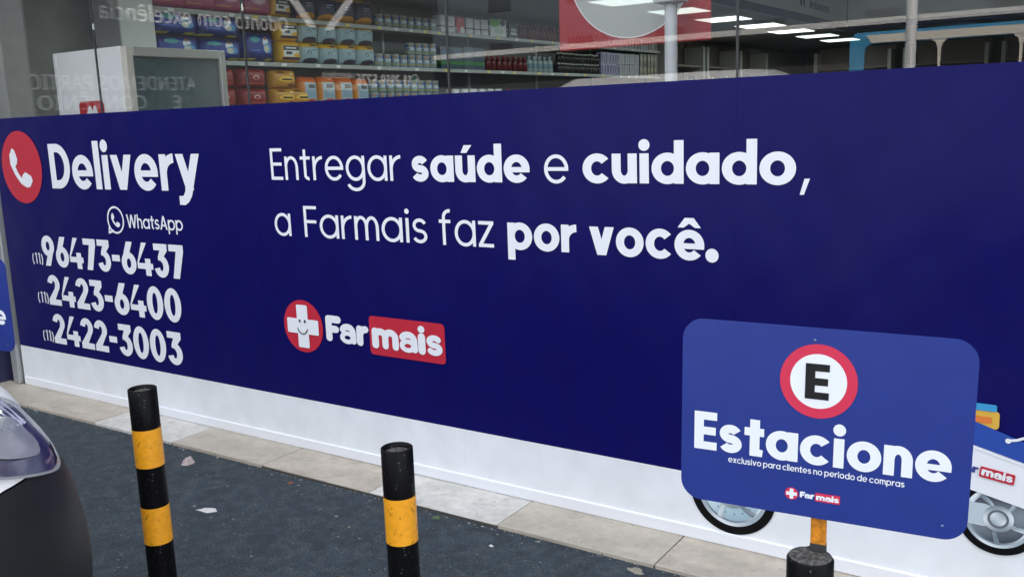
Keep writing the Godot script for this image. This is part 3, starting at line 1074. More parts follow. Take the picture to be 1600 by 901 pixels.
func banner() -> void:
	var b := thing("shop_banner", "long dark blue vinyl banner with white lettering covering the lower glass", "banner", Vector3.ZERO)
	var blue := mottled("banner_blue", Color(0.050, 0.044, 0.335), 0.36, 0.05, 0.02, 0.9, 61)
	blue.metallic_specular = 0.30
	var wave := Image.create(256, 256, false, Image.FORMAT_RGB8)
	for y in 256:
		for x in 256:
			var u := TAU * x / 256.0
			var w := TAU * y / 256.0
			var v := 0.5 + 0.10 * sin(2 * u + w + 1.0) + 0.09 * sin(u - 2 * w + 2.1) + 0.08 * sin(3 * u + 2 * w + 0.4) + 0.05 * sin(5 * u - 3 * w) + 0.04 * sin(4 * u + 5 * w + 3.0)
			wave.set_pixel(x, y, Color(v, v, v))
	wave.bump_map_to_normal_map(6.0)
	blue.normal_enabled = true
	blue.normal_texture = tex(wave)
	blue.normal_scale = 0.35
	var white := mottled("banner_white_strip", Color(0.885, 0.90, 0.915), 0.40, 0.04, 0.02, 0.8, 62)
	var print := mat("print_white", Color(0.81, 0.83, 0.87), 0.40)
	var red := mat("print_red", Color(0.52, 0.022, 0.045), 0.38)
	var dark := mat("print_dark", Color(0.012, 0.014, 0.03), 0.4)
	for i in 6:
		var x0: float = JOINTS[i] + (0.0 if i == 0 else 0.0003)
		var x1: float = JOINTS[i + 1] - 0.0003
		part("blue_panel", box(Vector3(x1 - x0, 1.653 - 0.252, 0.003), 0, Vector3((x0 + x1) / 2, (1.653 + 0.252) / 2, -0.0045)), blue, b)
		part("white_panel", box(Vector3(x1 - x0, 0.252 - 0.046, 0.003), 0, Vector3((x0 + x1) / 2, (0.252 + 0.046) / 2, -0.0045)), white, b)
		part("skirting", box(Vector3(x1 - x0, 0.045, 0.004), 0.0004, Vector3((x0 + x1) / 2, 0.0228, -0.0040)), white, b)
	var z := 0.0
	# telephone block
	part("red_disc", sheet([[ell(-5.516, 1.364, 0.213, 0.213, 60)]], z), red, b)
	part("handset", sheet([handset(-5.520, 1.362, 0.118)], z + 0.003), print, b)
	part("lettering", words("Delivery", 0.222, -5.215, -3.886, 1.243, 0.253, z, 0.075), print, b)
	part("round_mark", sheet([ring(-4.640, 1.077, 0.076, 0.076, 0.011, 0.011), pgon([Vector2(-4.708, 1.045), Vector2(-4.716, 0.998), Vector2(-4.660, 1.012), Vector2(-4.668, 1.024), Vector2(-4.700, 1.014), Vector2(-4.694, 1.042)])], z), print, b)
	part("round_mark", sheet([handset(-4.640, 1.077, 0.040)], z), print, b)
	part("lettering", words("WhatsApp", 0.14, -4.540, -4.066, 1.038, 0.073, z, 0.07), print, b)
	for r in [[0.783, 0.179, "96473-6437", -5.408, -4.085, -5.524], [0.546, 0.180, "2423-6400", -5.395, -4.146, -5.517], [0.309, 0.181, "2422-3003", -5.392, -4.174, -5.514]]:
		part("lettering", words(r[2], 0.235, r[3], r[4], r[0], r[1], z, 0.055), print, b)
		part("lettering", words("(11)", 0.14, r[5], r[5] + 0.113, r[0] + 0.006, 0.067, z, 0.17), print, b)
	# slogan
	for l in [["Entregar", 0.108, -3.376, -2.584, 1.304, 0.145], ["saúde", 0.238, -2.524, -1.942, 1.302, 0.144], ["e", 0.105, -1.877, -1.771, 1.301, 0.144], ["cuidado", 0.238, -1.710, -0.921, 1.303, 0.144], [",", 0.2, -0.908, -0.876, 1.300, 0.144],
			["a", 0.108, -3.381, -3.272, 1.043, 0.143], ["Farmais", 0.108, -3.184, -2.461, 1.043, 0.143], ["faz", 0.108, -2.396, -2.122, 1.042, 0.143], ["por", 0.238, -2.055, -1.742, 1.040, 0.143], ["você", 0.238, -1.688, -1.234, 1.037, 0.143], [".", 0.2, -1.230, -1.182, 1.034, 0.135]]:
		part("lettering", words(l[0], l[1], l[2], l[3], l[4], l[5], z), print, b)
	logo(b, -3.242, 0.615, 0.129, -3.094, -2.828, -2.822, -2.395, 0.527, 0.704, -2.807, -2.408, 0.560, 0.122, z, 0.003, print, red, dark, true)
	# printed scooter: two wheels, part of its body and the delivery box (the rest stands behind the parking sign)
	var tyre := mat("print_black", Color(0.006, 0.006, 0.007), 0.4, 0.0, 0.2)
	var chrome := mat("print_chrome", Color(0.50, 0.58, 0.63), 0.3)
	var grey := mat("print_grey", Color(0.12, 0.14, 0.16), 0.35)
	var body := mat("print_scooter_blue", Color(0.10, 0.16, 0.42), 0.35)
	part("printed_body", sheet([pgon([Vector2(-0.98, 0.30), Vector2(-0.55, 0.22), Vector2(-0.36, 0.30), Vector2(-0.42, 0.42), Vector2(-0.86, 0.44), Vector2(-0.90, 0.78), Vector2(-0.99, 0.78)])], z), body, b)
	part("printed_handlebar", sheet([stroke([Vector2(-0.97, 0.782), Vector2(-0.88, 0.806), Vector2(-0.79, 0.792)], 0.026, true)], z + 0.002), body, b)
	var ink := mat("print_chrome_ink", Color.WHITE, 0.35)
	ink.albedo_color = Color.WHITE
	ink.vertex_color_use_as_albedo = true
	for wl in [[-1.127, 0.209, 0.158, 0.0], [-0.282, 0.294, 0.118, 0.4]]:
		var front: bool = wl[3] == 0.0
		var wh := Node3D.new()
		wh.name = "printed_wheel" if front else "printed_wheel_001"
		b.add_child(wh)
		var r: float = wl[2]
		var cx: float = wl[0]
		var cy: float = wl[1]
		var c := Vector2(cx, cy)
		var lo := Color(0.16, 0.21, 0.25)
		var hi := Color(0.66, 0.74, 0.79)
		part("tyre", sheet([ring(cx, cy, r, r, r * 0.19, r * 0.19, 64)], z + 0.001), tyre, wh)
		part("rim", chrome_sheet([ring(cx, cy, r * 0.81, r * 0.81, r * 0.085, r * 0.085, 72)], z + 0.001, c, 0.6, 3.0, Color(0.34, 0.41, 0.46), Color(0.78, 0.84, 0.88)), ink, wh)
		part("rim", chrome_sheet([ring(cx, cy, r * 0.725, r * 0.725, r * 0.05, r * 0.05, 72)], z + 0.001, c, 2.2, 2.0, lo, hi), ink, wh)
		part("disc", chrome_sheet([[ell(cx, cy, r * 0.675, r * 0.675, 72)]], z + 0.001, c, 1.0, 2.0, Color(0.30, 0.45, 0.53) if front else Color(0.05, 0.06, 0.08), Color(0.58, 0.72, 0.79) if front else Color(0.22, 0.26, 0.30)), ink, wh)
		if front:
			for k in 16:
				var a := TAU * k / 16.0 + 0.1
				part("disc_hole", sheet([[ell(cx + cos(a) * r * 0.52, cy + sin(a) * r * 0.52, r * 0.018, r * 0.018, 10)]], z + 0.002), grey, wh)
		var blades := 5
		for k in blades:
			var a: float = TAU * k / blades + wl[3] + 0.25
			var bl_ := []
			for q in [[-0.17, 0.26], [-0.13, 0.45], [-0.06, 0.70], [0.15, 0.70], [0.11, 0.45], [0.16, 0.26]]:
				bl_.append(c + Vector2.from_angle(a + q[0] + q[1] * 0.35) * r * q[1])
			part("spoke", chrome_sheet([pgon(bl_)], z + 0.003, c, 0.5 + k, 7.0, lo, hi), ink, wh)
		part("hub", chrome_sheet([[ell(cx, cy, r * 0.36, r * 0.36, 60)]], z + 0.005, c, 1.1, 2.0, Color(0.22, 0.27, 0.30), Color(0.70, 0.76, 0.80)), ink, wh)
		part("hub_ring", sheet([ring(cx, cy, r * 0.25, r * 0.25, r * 0.06, r * 0.06, 30)], z + 0.007), grey, wh)
		part("hub_cap", chrome_sheet([[ell(cx, cy, r * 0.19, r * 0.19, 40)]], z + 0.007, c, 2.6, 2.0, Color(0.30, 0.36, 0.40), Color(0.72, 0.78, 0.82)), ink, wh)
	part("printed_swing_arm", sheet([pgon([Vector2(-0.62, 0.33), Vector2(-0.32, 0.335), Vector2(-0.285, 0.325), Vector2(-0.285, 0.275), Vector2(-0.32, 0.262), Vector2(-0.62, 0.27)])], z + 0.004), chrome, b)
	# delivery box
	var bx := Node3D.new()
	bx.name = "printed_box"
	b.add_child(bx)
	part("box_side", sheet([pgon([Vector2(-0.62, 0.43), Vector2(-0.05, 0.305), Vector2(-0.05, 0.445), Vector2(-0.62, 0.585)])], z + 0.006), print, bx)
	part("box_lid", sheet([pgon([Vector2(-0.62, 0.585), Vector2(-0.05, 0.44), Vector2(-0.05, 0.49), Vector2(-0.36, 0.594), Vector2(-0.62, 0.68)])], z + 0.008), mat("print_box_blue", Color(0.022, 0.07, 0.36), 0.35), bx)
	part("box_line", sheet([pgon([Vector2(-0.62, 0.573), Vector2(-0.05, 0.430), Vector2(-0.05, 0.435), Vector2(-0.62, 0.578)])], z + 0.0085), print, bx)
	var bl := Node3D.new()
	bl.name = "box_logo"
	bx.add_child(bl)
	bl.position = Vector3(-0.292, 0.433, z + 0.010)
	bl.rotation.z = -0.13
	part("logo_plate", sheet([[round_rect(-0.048, -0.017, 0.048, 0.017, 0.004, 5)]], 0.0), red, bl)
	part("lettering", words("*mais", 0.25, -0.043, 0.043, -0.010, 0.026, 0.001, 0.03), print, bl)
	part("lettering", words("*Far", 0.25, -0.115, -0.052, -0.010, 0.026, 0.0, 0.03), mat("print_logo_blue", Color(0.03, 0.05, 0.25), 0.4), bl)
	# goods standing in the printed box
	part("printed_bottle", sheet([[round_rect(-0.385, 0.575, -0.295, 0.632, 0.012, 5)]], z + 0.005), mat("print_yellow", Color(0.70, 0.42, 0.06), 0.4), bx)
	part("printed_bottle", sheet([[round_rect(-0.375, 0.630, -0.303, 0.652, 0.006, 4)]], z + 0.007), mat("print_cyan", Color(0.04, 0.30, 0.58), 0.4), bx)
	part("printed_bottle", sheet([[round_rect(-0.372, 0.592, -0.315, 0.612, 0.003, 4)]], z + 0.007), mat("print_orange", Color(0.72, 0.20, 0.04), 0.4), bx)
	part("box_handle", sheet([stroke([Vector2(-0.268, 0.548), Vector2(-0.245, 0.553), Vector2(-0.20, 0.575)], 0.008, true), [ell(-0.268, 0.547, 0.008, 0.008, 16)]], z + 0.010), print, bx)

# ---------------------------------------------------------------- bollards and parking signs
func make_bollard(label: String, at: Vector3, height: float, bands_: Array, filled: bool) -> Node3D:
	var b := thing("bollard", label, "bollard", at, rng.randf() * TAU, "black and yellow bollards along the parking bay")
	var R := 0.045
	var black := mottled("bollard_black", Color(0.06, 0.06, 0.066), 0.40, 0.25, 0.05, 4.0, 71, 60, Color(0.50, 0.50, 0.49), 9)
	black.metallic_specular = 0.22
	var yellow := mottled("bollard_yellow", Color(0.94, 0.64, 0.135), 0.42, 0.07, 0.04, 4.0, 72, 26, Color(0.25, 0.17, 0.06), 6)
	var y1 := height
	for i in bands_.size():
		var y0: float = bands_[i]
		var is_black := i % 2 == 0
		var rr := R if is_black else R + 0.0006
		var prof := [Vector2(rr, y0 - height), Vector2(rr, y1 - height)]
		if i == 0:
			if filled:
				prof = [Vector2(rr, y0 - height), Vector2(rr, -0.006), Vector2(rr - 0.004, 0.0)]
			else:
				prof = [Vector2(rr, y0 - height), Vector2(rr, -0.002), Vector2(rr - 0.002, 0.0), Vector2(rr - 0.006, -0.0005), Vector2(rr - 0.0075, -0.016)]
		part("black_band" if is_black else "yellow_band", lathe(prof, 48), black if is_black else yellow, b, Vector3(0, height, 0))
		y1 = y0
	var st := begin(false)
	var top := mottled("bollard_top", Color(0.25, 0.245, 0.235), 0.8, 1.3, 0.04, 7.0, 73, 160, Color(0.48, 0.47, 0.44))
	if filled: # rough concrete cap
		var nz := noise(5, 30.0, 3)
		for i in 8:
			for k in 40:
				var v := []
				for c in [[0, 0], [0, 1], [1, 1], [1, 0]]:
					var rr2: float = (R - 0.004) * (i + c[0]) / 8.0
					var a: float = TAU * (k + c[1]) / 40.0
					var x := sin(a) * rr2
					var zz := cos(a) * rr2
					v.append(Vector3(x, (0.006 * (nz.get_noise_2d(x, zz)) + 0.004) * clampf((R - 0.004 - rr2) / 0.008, 0, 1), zz))
				quad(st, v[0], v[1], v[2], v[3])
		part("concrete_cap", done(st), top, b, Vector3(0, height, 0))
	else:
		part("recessed_cap", lathe([Vector2(R - 0.0072, -0.015), Vector2(0.03, -0.0115), Vector2(0.0, -0.011)], 40), top, b, Vector3(0, height, 0))
	return b

func make_sign(label: String, at: Vector3, yaw: float, roll: float, post_bottom: float, post_label: String) -> void:
	var s := thing("parking_sign", label, "parking sign", at)
	s.rotation = Vector3(0, yaw, roll)
	s.set_meta("group", "blue parking signs on posts")
	var W := 0.535
	var H := 0.380
	var blue := mottled("sign_blue", Color(0.145, 0.215, 0.525), 0.36, 0.03, 0.02, 2.0, 81)
	var white := mat("sign_white", Color(0.84, 0.87, 0.91), 0.36)
	var red := mat("sign_red", Color(0.66, 0.035, 0.085), 0.36)
	var black := mat("sign_black", Color(0.010, 0.010, 0.011), 0.36)
	part("plate", prism(round_rect(-W / 2, -H / 2, W / 2, H / 2, 0.042, 10), -0.003, 0.0), blue, s)
	part("red_ring", sheet([ring(-0.003, 0.0865, 0.0712, 0.0728, 0.0192, 0.0192, 60)], 0.0008), red, s)
	part("white_disc", sheet([[ell(-0.003, 0.0865, 0.0520, 0.0536, 48)]], 0.0008), white, s)
	part("letter", words("E", 0.245, -0.0268, 0.0172, 0.0512, 0.0698, 0.0016), black, s)
	part("lettering", words("Estacione", 0.25, -0.2408, 0.2352, -0.0800, 0.0795, 0.0008, 0.05), white, s)
	part("lettering", words("exclusivo para clientes no periodo de compras", 0.165, -0.1705, 0.1582, -0.1000, 0.0128, 0.0008, 0.09), white, s)
	logo(s, -0.0447, -0.1460, 0.0128, -0.0290, -0.0015, -0.0003, 0.0460, -0.1545, -0.1368, 0.0018, 0.0440, -0.1512, 0.0122, 0.0008, 0.0007, white, red, black, false)
	for p in [Vector2(-0.012, 0.166), Vector2(0.226, -0.164)]:
		part("screw", lathe([Vector2(0.0026, 0.0), Vector2(0.002, 0.0012), Vector2(0.0, 0.0016)], 12), mat("screw_steel", Color(0.16, 0.19, 0.34), 0.5, 0.3), s, Vector3(p.x, p.y, 0.0), Vector3(PI / 2, 0, 0))
	# the flat yellow bar, set in the bollard
	var n := Vector3(sin(yaw), 0, cos(yaw))
	var base := Vector3(at.x, 0, at.z) - n * 0.0185
	var t := thing("sign_post", post_label, "post", base, yaw)
	t.set_meta("group", "flat yellow bars that carry the parking signs")
	part("bar", box(Vector3(0.029, at.y + 0.12 - post_bottom, 0.014), 0.001, Vector3(0.003, (at.y + 0.12 + post_bottom) / 2, 0)), mottled("post_yellow", Color(0.80, 0.50, 0.10), 0.55, 0.25, 0.03, 7.0, 74, 40, Color(0.10, 0.07, 0.04)), t)
	part("black_foot", box(Vector3(0.0305, 0.026, 0.0155), 0.002, Vector3(0.003, post_bottom + 0.010, 0)), mat("foot_black", Color(0.03, 0.03, 0.03), 0.7), t)

func bollards_and_signs() -> void:
	make_bollard("black and yellow bollard nearest the car, under the telephone numbers", Vector3(-2.648, -0.016, 1.275), 0.746, [0.613, 0.485, 0.346, 0.218, 0.08, 0.0], false)
	make_bollard("black and yellow bollard standing alone below the logo on the banner", Vector3(-1.668, -0.016, 1.161), 0.676, [0.536, 0.400, 0.262, 0.125, 0.0], false)
	make_bollard("black bollard with a rough concrete top that holds the near parking sign", Vector3(-0.485, -0.016, 1.297), 0.698, [0.47, 0.33, 0.19, 0.05, 0.0], true)
	make_bollard("bollard behind the car that holds the far parking sign", Vector3(-3.968, -0.016, 1.156), 0.64, [0.5, 0.36, 0.22, 0.08, 0.0], true)
	make_sign("blue parking sign in front of the printed scooter, whole Estacione in view", Vector3(-0.4771, 0.9501, 1.2921), deg_to_rad(7.22), deg_to_rad(-0.9), 0.68, "short yellow bar between the near parking sign and its bollard")
	make_sign("blue parking sign cut by the left edge of the photo, only its e showing", Vector3(-3.966, 0.889, 1.151), deg_to_rad(7.22), deg_to_rad(-0.9), 0.62, "yellow bar behind the far parking sign")

# ---------------------------------------------------------------- the parked car, nose to the shop
func parked_car() -> void:
	var c := thing("parked_car", "white car with a dark grey bumper and clear headlight, lower left", "car", Vector3(-2.79, -0.015, 1.68), 0.0)
	var white := mat("car_white", Color(0.74, 0.75, 0.75), 0.22)
	white.clearcoat_enabled = true
	white.clearcoat = 0.6
	var plastic := mottled("bumper_plastic", Color(0.085, 0.09, 0.10), 0.5, 0.10, 0.2, 12.0, 91, 40, Color(0.22, 0.22, 0.22))
	var rows := [[0.20, 0.10, 3.70, 0.74, 0.62, 2.9], [0.34, 0.03, 3.76, 0.815, 0.60, 2.9], [0.50, 0.0, 3.80, 0.835, 0.58, 2.8], [0.66, 0.01, 3.80, 0.83, 0.56, 2.7], [0.76, 0.03, 3.79, 0.82, 0.56, 2.6], [0.86, 0.075, 3.77, 0.795, 0.58, 2.5], [0.95, 0.14, 3.74, 0.765, 0.62, 2.5], [1.00, 0.32, 3.72, 0.735, 0.62, 2.5], [1.04, 0.75, 3.70, 0.71, 0.5, 2.6], [1.08, 1.05, 3.68, 0.69, 0.5, 2.8], [1.44, 1.75, 3.35, 0.58, 0.45, 2.8], [1.49, 1.95, 3.2, 0.50, 0.4, 2.6]]
	var seam := func(p: Vector3) -> float: return 0.80 - 0.6 * clampf(p.z - 0.39, 0.0, 0.45)
	part("bumper", loft(rows, 0.20, 0.82, 40, 50, false, func(p: Vector3) -> float: return minf(0.62 - p.z, seam.call(p) - p.y)), plastic, c)
	part("body", loft(rows, 0.20, 1.08, 50, 50, true, func(p: Vector3) -> float: return maxf(p.z - 0.624, p.y - seam.call(p) - 0.004)), white, c)
	part("rear_bumper", loft(rows, 0.21, 0.52, 8, 30, false, func(p: Vector3) -> float: return p.z - 3.3), plastic, c, Vector3(0, 0, 0.012))
	part("cabin_glass", loft(rows, 1.08, 1.42, 6, 24, false, func(_p: Vector3) -> float: return 1.0), mat("car_glass", Color(0.015, 0.018, 0.02), 0.04), c)
	part("roof", loft(rows, 1.42, 1.49, 4, 24, true, func(_p: Vector3) -> float: return 1.0), white, c)
	for s in [-1.0, 1.0]:
		for z in [0.66, 3.05]:
			part("wheel_arch", lathe([Vector2(0.0, 0.0), Vector2(0.335, 0.0), Vector2(0.335, -0.10)], 40), mat("arch_black", Color(0.012, 0.012, 0.013), 0.8), c, Vector3(0.834 * s, 0.31, z), Vector3(0, 0, -PI / 2 * s))
			wheel_into(c, Vector3(0.752 * s, 0.29, z), 0.29, s)
	# headlights: a clear lens over a chrome bowl, swept back over the corner
	var lens := StandardMaterial3D.new()
	lens.resource_name = "headlight_lens"
	lens.transparency = BaseMaterial3D.TRANSPARENCY_ALPHA
	lens.albedo_color = Color(0.05, 0.05, 0.07, 0.01)
	lens.roughness = 0.03
	var edge := [Vector2(46, 0.786), Vector2(49.5, 0.81), Vector2(51, 0.845), Vector2(51.5, 0.885), Vector2(50.5, 0.925), Vector2(47, 0.962), Vector2(38, 0.985), Vector2(24, 0.985), Vector2(13, 0.955), Vector2(11, 0.90), Vector2(14, 0.865), Vector2(21, 0.825), Vector2(29, 0.797), Vector2(37, 0.777), Vector2(42, 0.774)]
	for s in [1.0, -1.0]:
		var lamp := Node3D.new()
		lamp.name = "headlight" if s > 0 else "headlight_001"
		c.add_child(lamp)
		var ctr := Vector2(35, 0.872)
		for layer in 4:
			var st := begin(false)
			var lo: float = [0.0, 0.0, 0.0, 0.965][layer]
			var hi: float = [1.0, 0.95, 0.50, 1.035][layer]
			var rings := 14
			for j in rings:
				for i in edge.size() * 3:
					var v := []
					for q in [[j, i], [j, i + 1], [j + 1, i + 1], [j + 1, i]]:
						var t := lerpf(lo, hi, float(q[0]) / rings)
						var fi := float(q[1]) / 3.0
						var i0 := int(fi) % edge.size()
						var e1: Vector2 = edge[i0]
						var e2: Vector2 = edge[(i0 + 1) % edge.size()]
						var e0: Vector2 = edge[(i0 + edge.size() - 1) % edge.size()]
						var e3: Vector2 = edge[(i0 + 2) % edge.size()]
						var uv := e1.cubic_interpolate(e2, e0, e3, fi - floorf(fi))
						uv = ctr + (uv - ctr) * t
						var push: float = [0.016 * (1.0 - pow(t, 3.0)) + 0.007, 0.002, 0.0055 + 0.004 * (1.0 - t * t * 3.7), 0.008][layer]
						var p := on_body(rows, uv.x, uv.y, push)
						v.append(Vector3(p.x * s, p.y, p.z))
					if s > 0:
						quad(st, v[0], v[1], v[2], v[3])
					else:
						quad(st, v[0], v[3], v[2], v[1])
			var nm: String = ["lens", "reflector", "bowl", "gasket"][layer]
			var mt: Material = [lens, mat("lamp_chrome", Color(0.60, 0.61, 0.66), 0.22, 1.0), mat("lamp_bowl", Color(0.78, 0.79, 0.81), 0.32, 0.8), mat("lens_edge", Color(0.25, 0.26, 0.27), 0.3)][layer]
			part(nm, done(st), mt, lamp)
		for k in 9: # flutes of the reflector
			var fs := begin()
			var u := 27.0 + 2.5 * k
			var top := on_body(rows, u + 1.2, 0.958 - 0.0012 * absf(u - 36.0), 0.004)
			var low := on_body(rows, u - 1.2, 0.915 - 0.0045 * k, 0.004)
			var out := on_body(rows, u, 0.93, 0.014) - on_body(rows, u, 0.93, 0.002)
			var side := (top - low).cross(out).normalized() * 0.0028
			for q in [[low - side, low + side, top + side, top - side], [low - side, top - side, top - side * 0.2 + out * 0.5, low - side * 0.2 + out * 0.5], [low + side, low + side * 0.2 + out * 0.5, top + side * 0.2 + out * 0.5, top + side], [low - side * 0.2 + out * 0.5, top - side * 0.2 + out * 0.5, top + side * 0.2 + out * 0.5, low + side * 0.2 + out * 0.5]]:
				var m4 := []
				for p: Vector3 in q:
					m4.append(Vector3(p.x * s, p.y, p.z))
				quad(fs, m4[0], m4[1], m4[2], m4[3])
			part("flute", done(fs), mat("flute_chrome", Color(0.22, 0.23, 0.30), 0.15, 1.0), lamp)

# ---------------------------------------------------------------- inside the shop
const SX := -6.30 # front of the shelves on the left wall

func row_of(proto: Node3D, label: String, group: String, z0: float, z1: float, n: int, y: float, levels := 1, rise := 0.1, first := false, jitter := 0.006) -> void:
	for l in levels:
		for i in n:
			var z := lerpf(z0, z1, (i + 0.5) / n)
			var at := Vector3(SX - 0.012 + rng.randf_range(-jitter, 0.0), y + l * rise, z) + Vector3(-proto.get_meta("half_depth", 0.05), 0, 0)
			var o: Node3D = proto
			if proto.get_meta("placed", false):
				o = copy(proto, at, label, group)
			else:
				proto.set_meta("placed", true)
				proto.position = at
				tag(proto, label, proto.get_meta("category"), group)
			o.rotation.y = PI / 2 + rng.randf_range(-0.09, 0.09)
			o.scale = Vector3.ONE * rng.randf_range(0.95, 1.0)

func proto(called: String, mesh: Mesh, m: Material, category: String, half_depth: float) -> Node3D:
	var o := part(called, mesh, m, self)
	o.set_meta("category", category)
	o.set_meta("half_depth", half_depth)
	return o

func bottle_mesh(r: float, h: float) -> ArrayMesh:
	return lathe([Vector2(0, 0), Vector2(r, 0.002), Vector2(r, h * 0.62), Vector2(r * 0.8, h * 0.72), Vector2(r * 0.42, h * 0.78), Vector2(r * 0.42, h * 0.84), Vector2(r * 0.55, h * 0.85), Vector2(r * 0.55, h), Vector2(0, h)], 12, false, true)

func can_mesh(r: float, h: float) -> ArrayMesh:
	return lathe([Vector2(0, 0.002), Vector2(r * 0.97, 0), Vector2(r, 0.006), Vector2(r, h - 0.006), Vector2(r * 0.97, h), Vector2(r * 0.9, h - 0.003), Vector2(0, h - 0.003)], 18, false, true)

func interior() -> void:
	# shelves along the left wall
	var sh := thing("wall_shelves", "long grey metal shelves along the shop's left wall", "shelves", Vector3(0, 0, 0))
	var steel := mat("shelf_steel", Color(0.36, 0.38, 0.39), 0.4)
	part("back_panel", box(Vector3(0.02, 2.6, 9.1), 0, Vector3(-6.685, 1.35, -6.12)), mat("shelf_back", Color(0.10, 0.11, 0.12), 0.7), sh)
	for y in [0.55, 0.95, 1.34, 1.715, 2.095, 2.48]:
		part("shelf", box(Vector3(0.36, 0.018, 9.08), 0.002, Vector3(-6.485, y - 0.010, -6.12)), steel, sh)
		part("shelf_lip", box(Vector3(0.006, 0.036, 9.08), 0.001, Vector3(-6.302, y - 0.020, -6.12)), mat("lip_steel", Color(0.33, 0.34, 0.34), 0.4), sh)
	var tagm := box(Vector3(0.003, 0.026, 0.055), 0.0005)
	var tones := [mat("tag_white", Color(0.72, 0.72, 0.70), 0.5), mat("tag_yellow", Color(0.75, 0.60, 0.12), 0.5), mat("tag_white", Color.WHITE)]
	for y in [1.715, 2.095, 2.48]:
		var z := -1.75
		while z > -10.5:
			part("price_tag", tagm, tones[rng.randi() % 3], sh, Vector3(-6.297, y - 0.020, z))
			z -= rng.randf_range(0.22, 0.62)
	for z in [-1.62, -3.1, -4.6, -6.1, -7.6, -9.1, -10.64]:
		part("upright", box(Vector3(0.03, 2.7, 0.03), 0.002, Vector3(-6.66, 1.35, z)), steel, sh)
	var pil := thing("shop_pillar", "white pillar beside the fridge at the start of the shelves", "pillar", Vector3(-6.45, 0, -1.44))
	part("shaft", box(Vector3(0.32, 2.74, 0.30), 0.006, Vector3(0, 1.37, 0)), mat("pillar_white", Color(0.66, 0.68, 0.66), 0.6), pil)

	# prints
	var yl := Color(0.86, 0.66, 0.12); var nv := Color(0.08, 0.10, 0.26); var wh := Color(0.85, 0.86, 0.84)
	var blue_pack := pack_print("blue_pack", Color(0.07, 0.13, 0.42), [["e", 64, 60, 70, 34, Color(0.08, 0.22, 0.58)], ["e", 38, 34, 20, 13, Color(0.15, 0.55, 0.58)], ["e", 82, 44, 12, 20, Color(0.85, 0.88, 0.9)], ["e", 90, 70, 18, 22, Color(0.30, 0.55, 0.78)], ["e", 84, 72, 11, 16, Color(0.78, 0.78, 0.72)], ["e", 82, 26, 7, 8, Color(0.55, 0.36, 0.26)], ["r", 20, 78, 40, 4, Color(0.35, 0.5, 0.8)], ["r", 0, 114, 40, 8, Color(0.78, 0.72, 0.15)], ["r", 84, 114, 36, 8, Color(0.78, 0.72, 0.15)]])
	var pink_pack := pack_print("pink_pack", Color(0.66, 0.25, 0.42), [["e", 66, 44, 34, 34, Color(0.85, 0.62, 0.74)], ["e", 66, 50, 18, 20, Color(0.90, 0.80, 0.84)], ["r", 6, 96, 60, 6, Color(0.75, 0.55, 0.3)], ["r", 96, 10, 24, 80, Color(0.66, 0.28, 0.42)]])
	var yellow_pack := pack_print("yellow_pack", yl, [["r", 22, 30, 90, 26, nv], ["r", 34, 38, 60, 9, wh], ["r", 22, 56, 90, 38, wh], ["r", 34, 64, 34, 16, Color(0.2, 0.2, 0.25)], ["e", 100, 84, 22, 12, yl], ["r", 16, 96, 100, 16, Color(0.25, 0.12, 0.24)]])
	var pale_bag := pack_print("pale_bag", Color(0.56, 0.66, 0.70), [["r", 0, 0, 128, 30, yl], ["r", 60, 14, 40, 9, nv], ["e", 52, 62, 12, 12, Color(0.2, 0.25, 0.34)], ["e", 52, 64, 7, 9, Color(0.60, 0.70, 0.74)], ["r", 70, 44, 22, 6, Color(0.25, 0.3, 0.4)], ["e", 66, 112, 46, 18, Color(0.16, 0.10, 0.22)], ["r", 6, 36, 3, 80, Color(0.7, 0.76, 0.78)]])
	var navy_bag := pack_print("navy_bag", Color(0.10, 0.12, 0.30), [["r", 0, 0, 128, 22, yl], ["r", 54, 6, 48, 10, nv], ["e", 62, 118, 60, 26, Color(0.80, 0.55, 0.16)], ["r", 44, 46, 44, 6, Color(0.6, 0.6, 0.7)], ["r", 44, 58, 30, 5, Color(0.6, 0.6, 0.7)]])
	var red_pack := pack_print("red_pack", Color(0.48, 0.06, 0.08), [["e", 66, 62, 14, 14, Color(0.85, 0.75, 0.72)], ["e", 66, 64, 9, 10, Color(0.48, 0.06, 0.08)], ["r", 14, 96, 90, 8, Color(0.68, 0.30, 0.20)], ["r", 90, 20, 20, 10, Color(0.7, 0.2, 0.16)]])
	var gold_bag := pack_print("gold_bag", Color(0.72, 0.50, 0.13), [["e", 66, 66, 40, 18, Color(0.88, 0.70, 0.25)], ["r", 42, 62, 52, 11, Color(0.14, 0.12, 0.10)], ["e", 40, 22, 18, 8, Color(0.45, 0.25, 0.08)], ["e", 92, 104, 24, 10, Color(0.40, 0.22, 0.08)], ["e", 90, 30, 10, 6, Color(0.9, 0.85, 0.6)]])
	var orange_bag := pack_print("orange_bag", Color(0.62, 0.68, 0.72), [["r", 0, 0, 128, 26, Color(0.80, 0.40, 0.16)], ["r", 46, 34, 50, 16, Color(0.25, 0.22, 0.22)], ["r", 0, 26, 22, 76, Color(0.80, 0.50, 0.16)], ["r", 30, 60, 70, 30, Color(0.50, 0.60, 0.68)], ["e", 70, 112, 44, 16, Color(0.72, 0.24, 0.14)]])
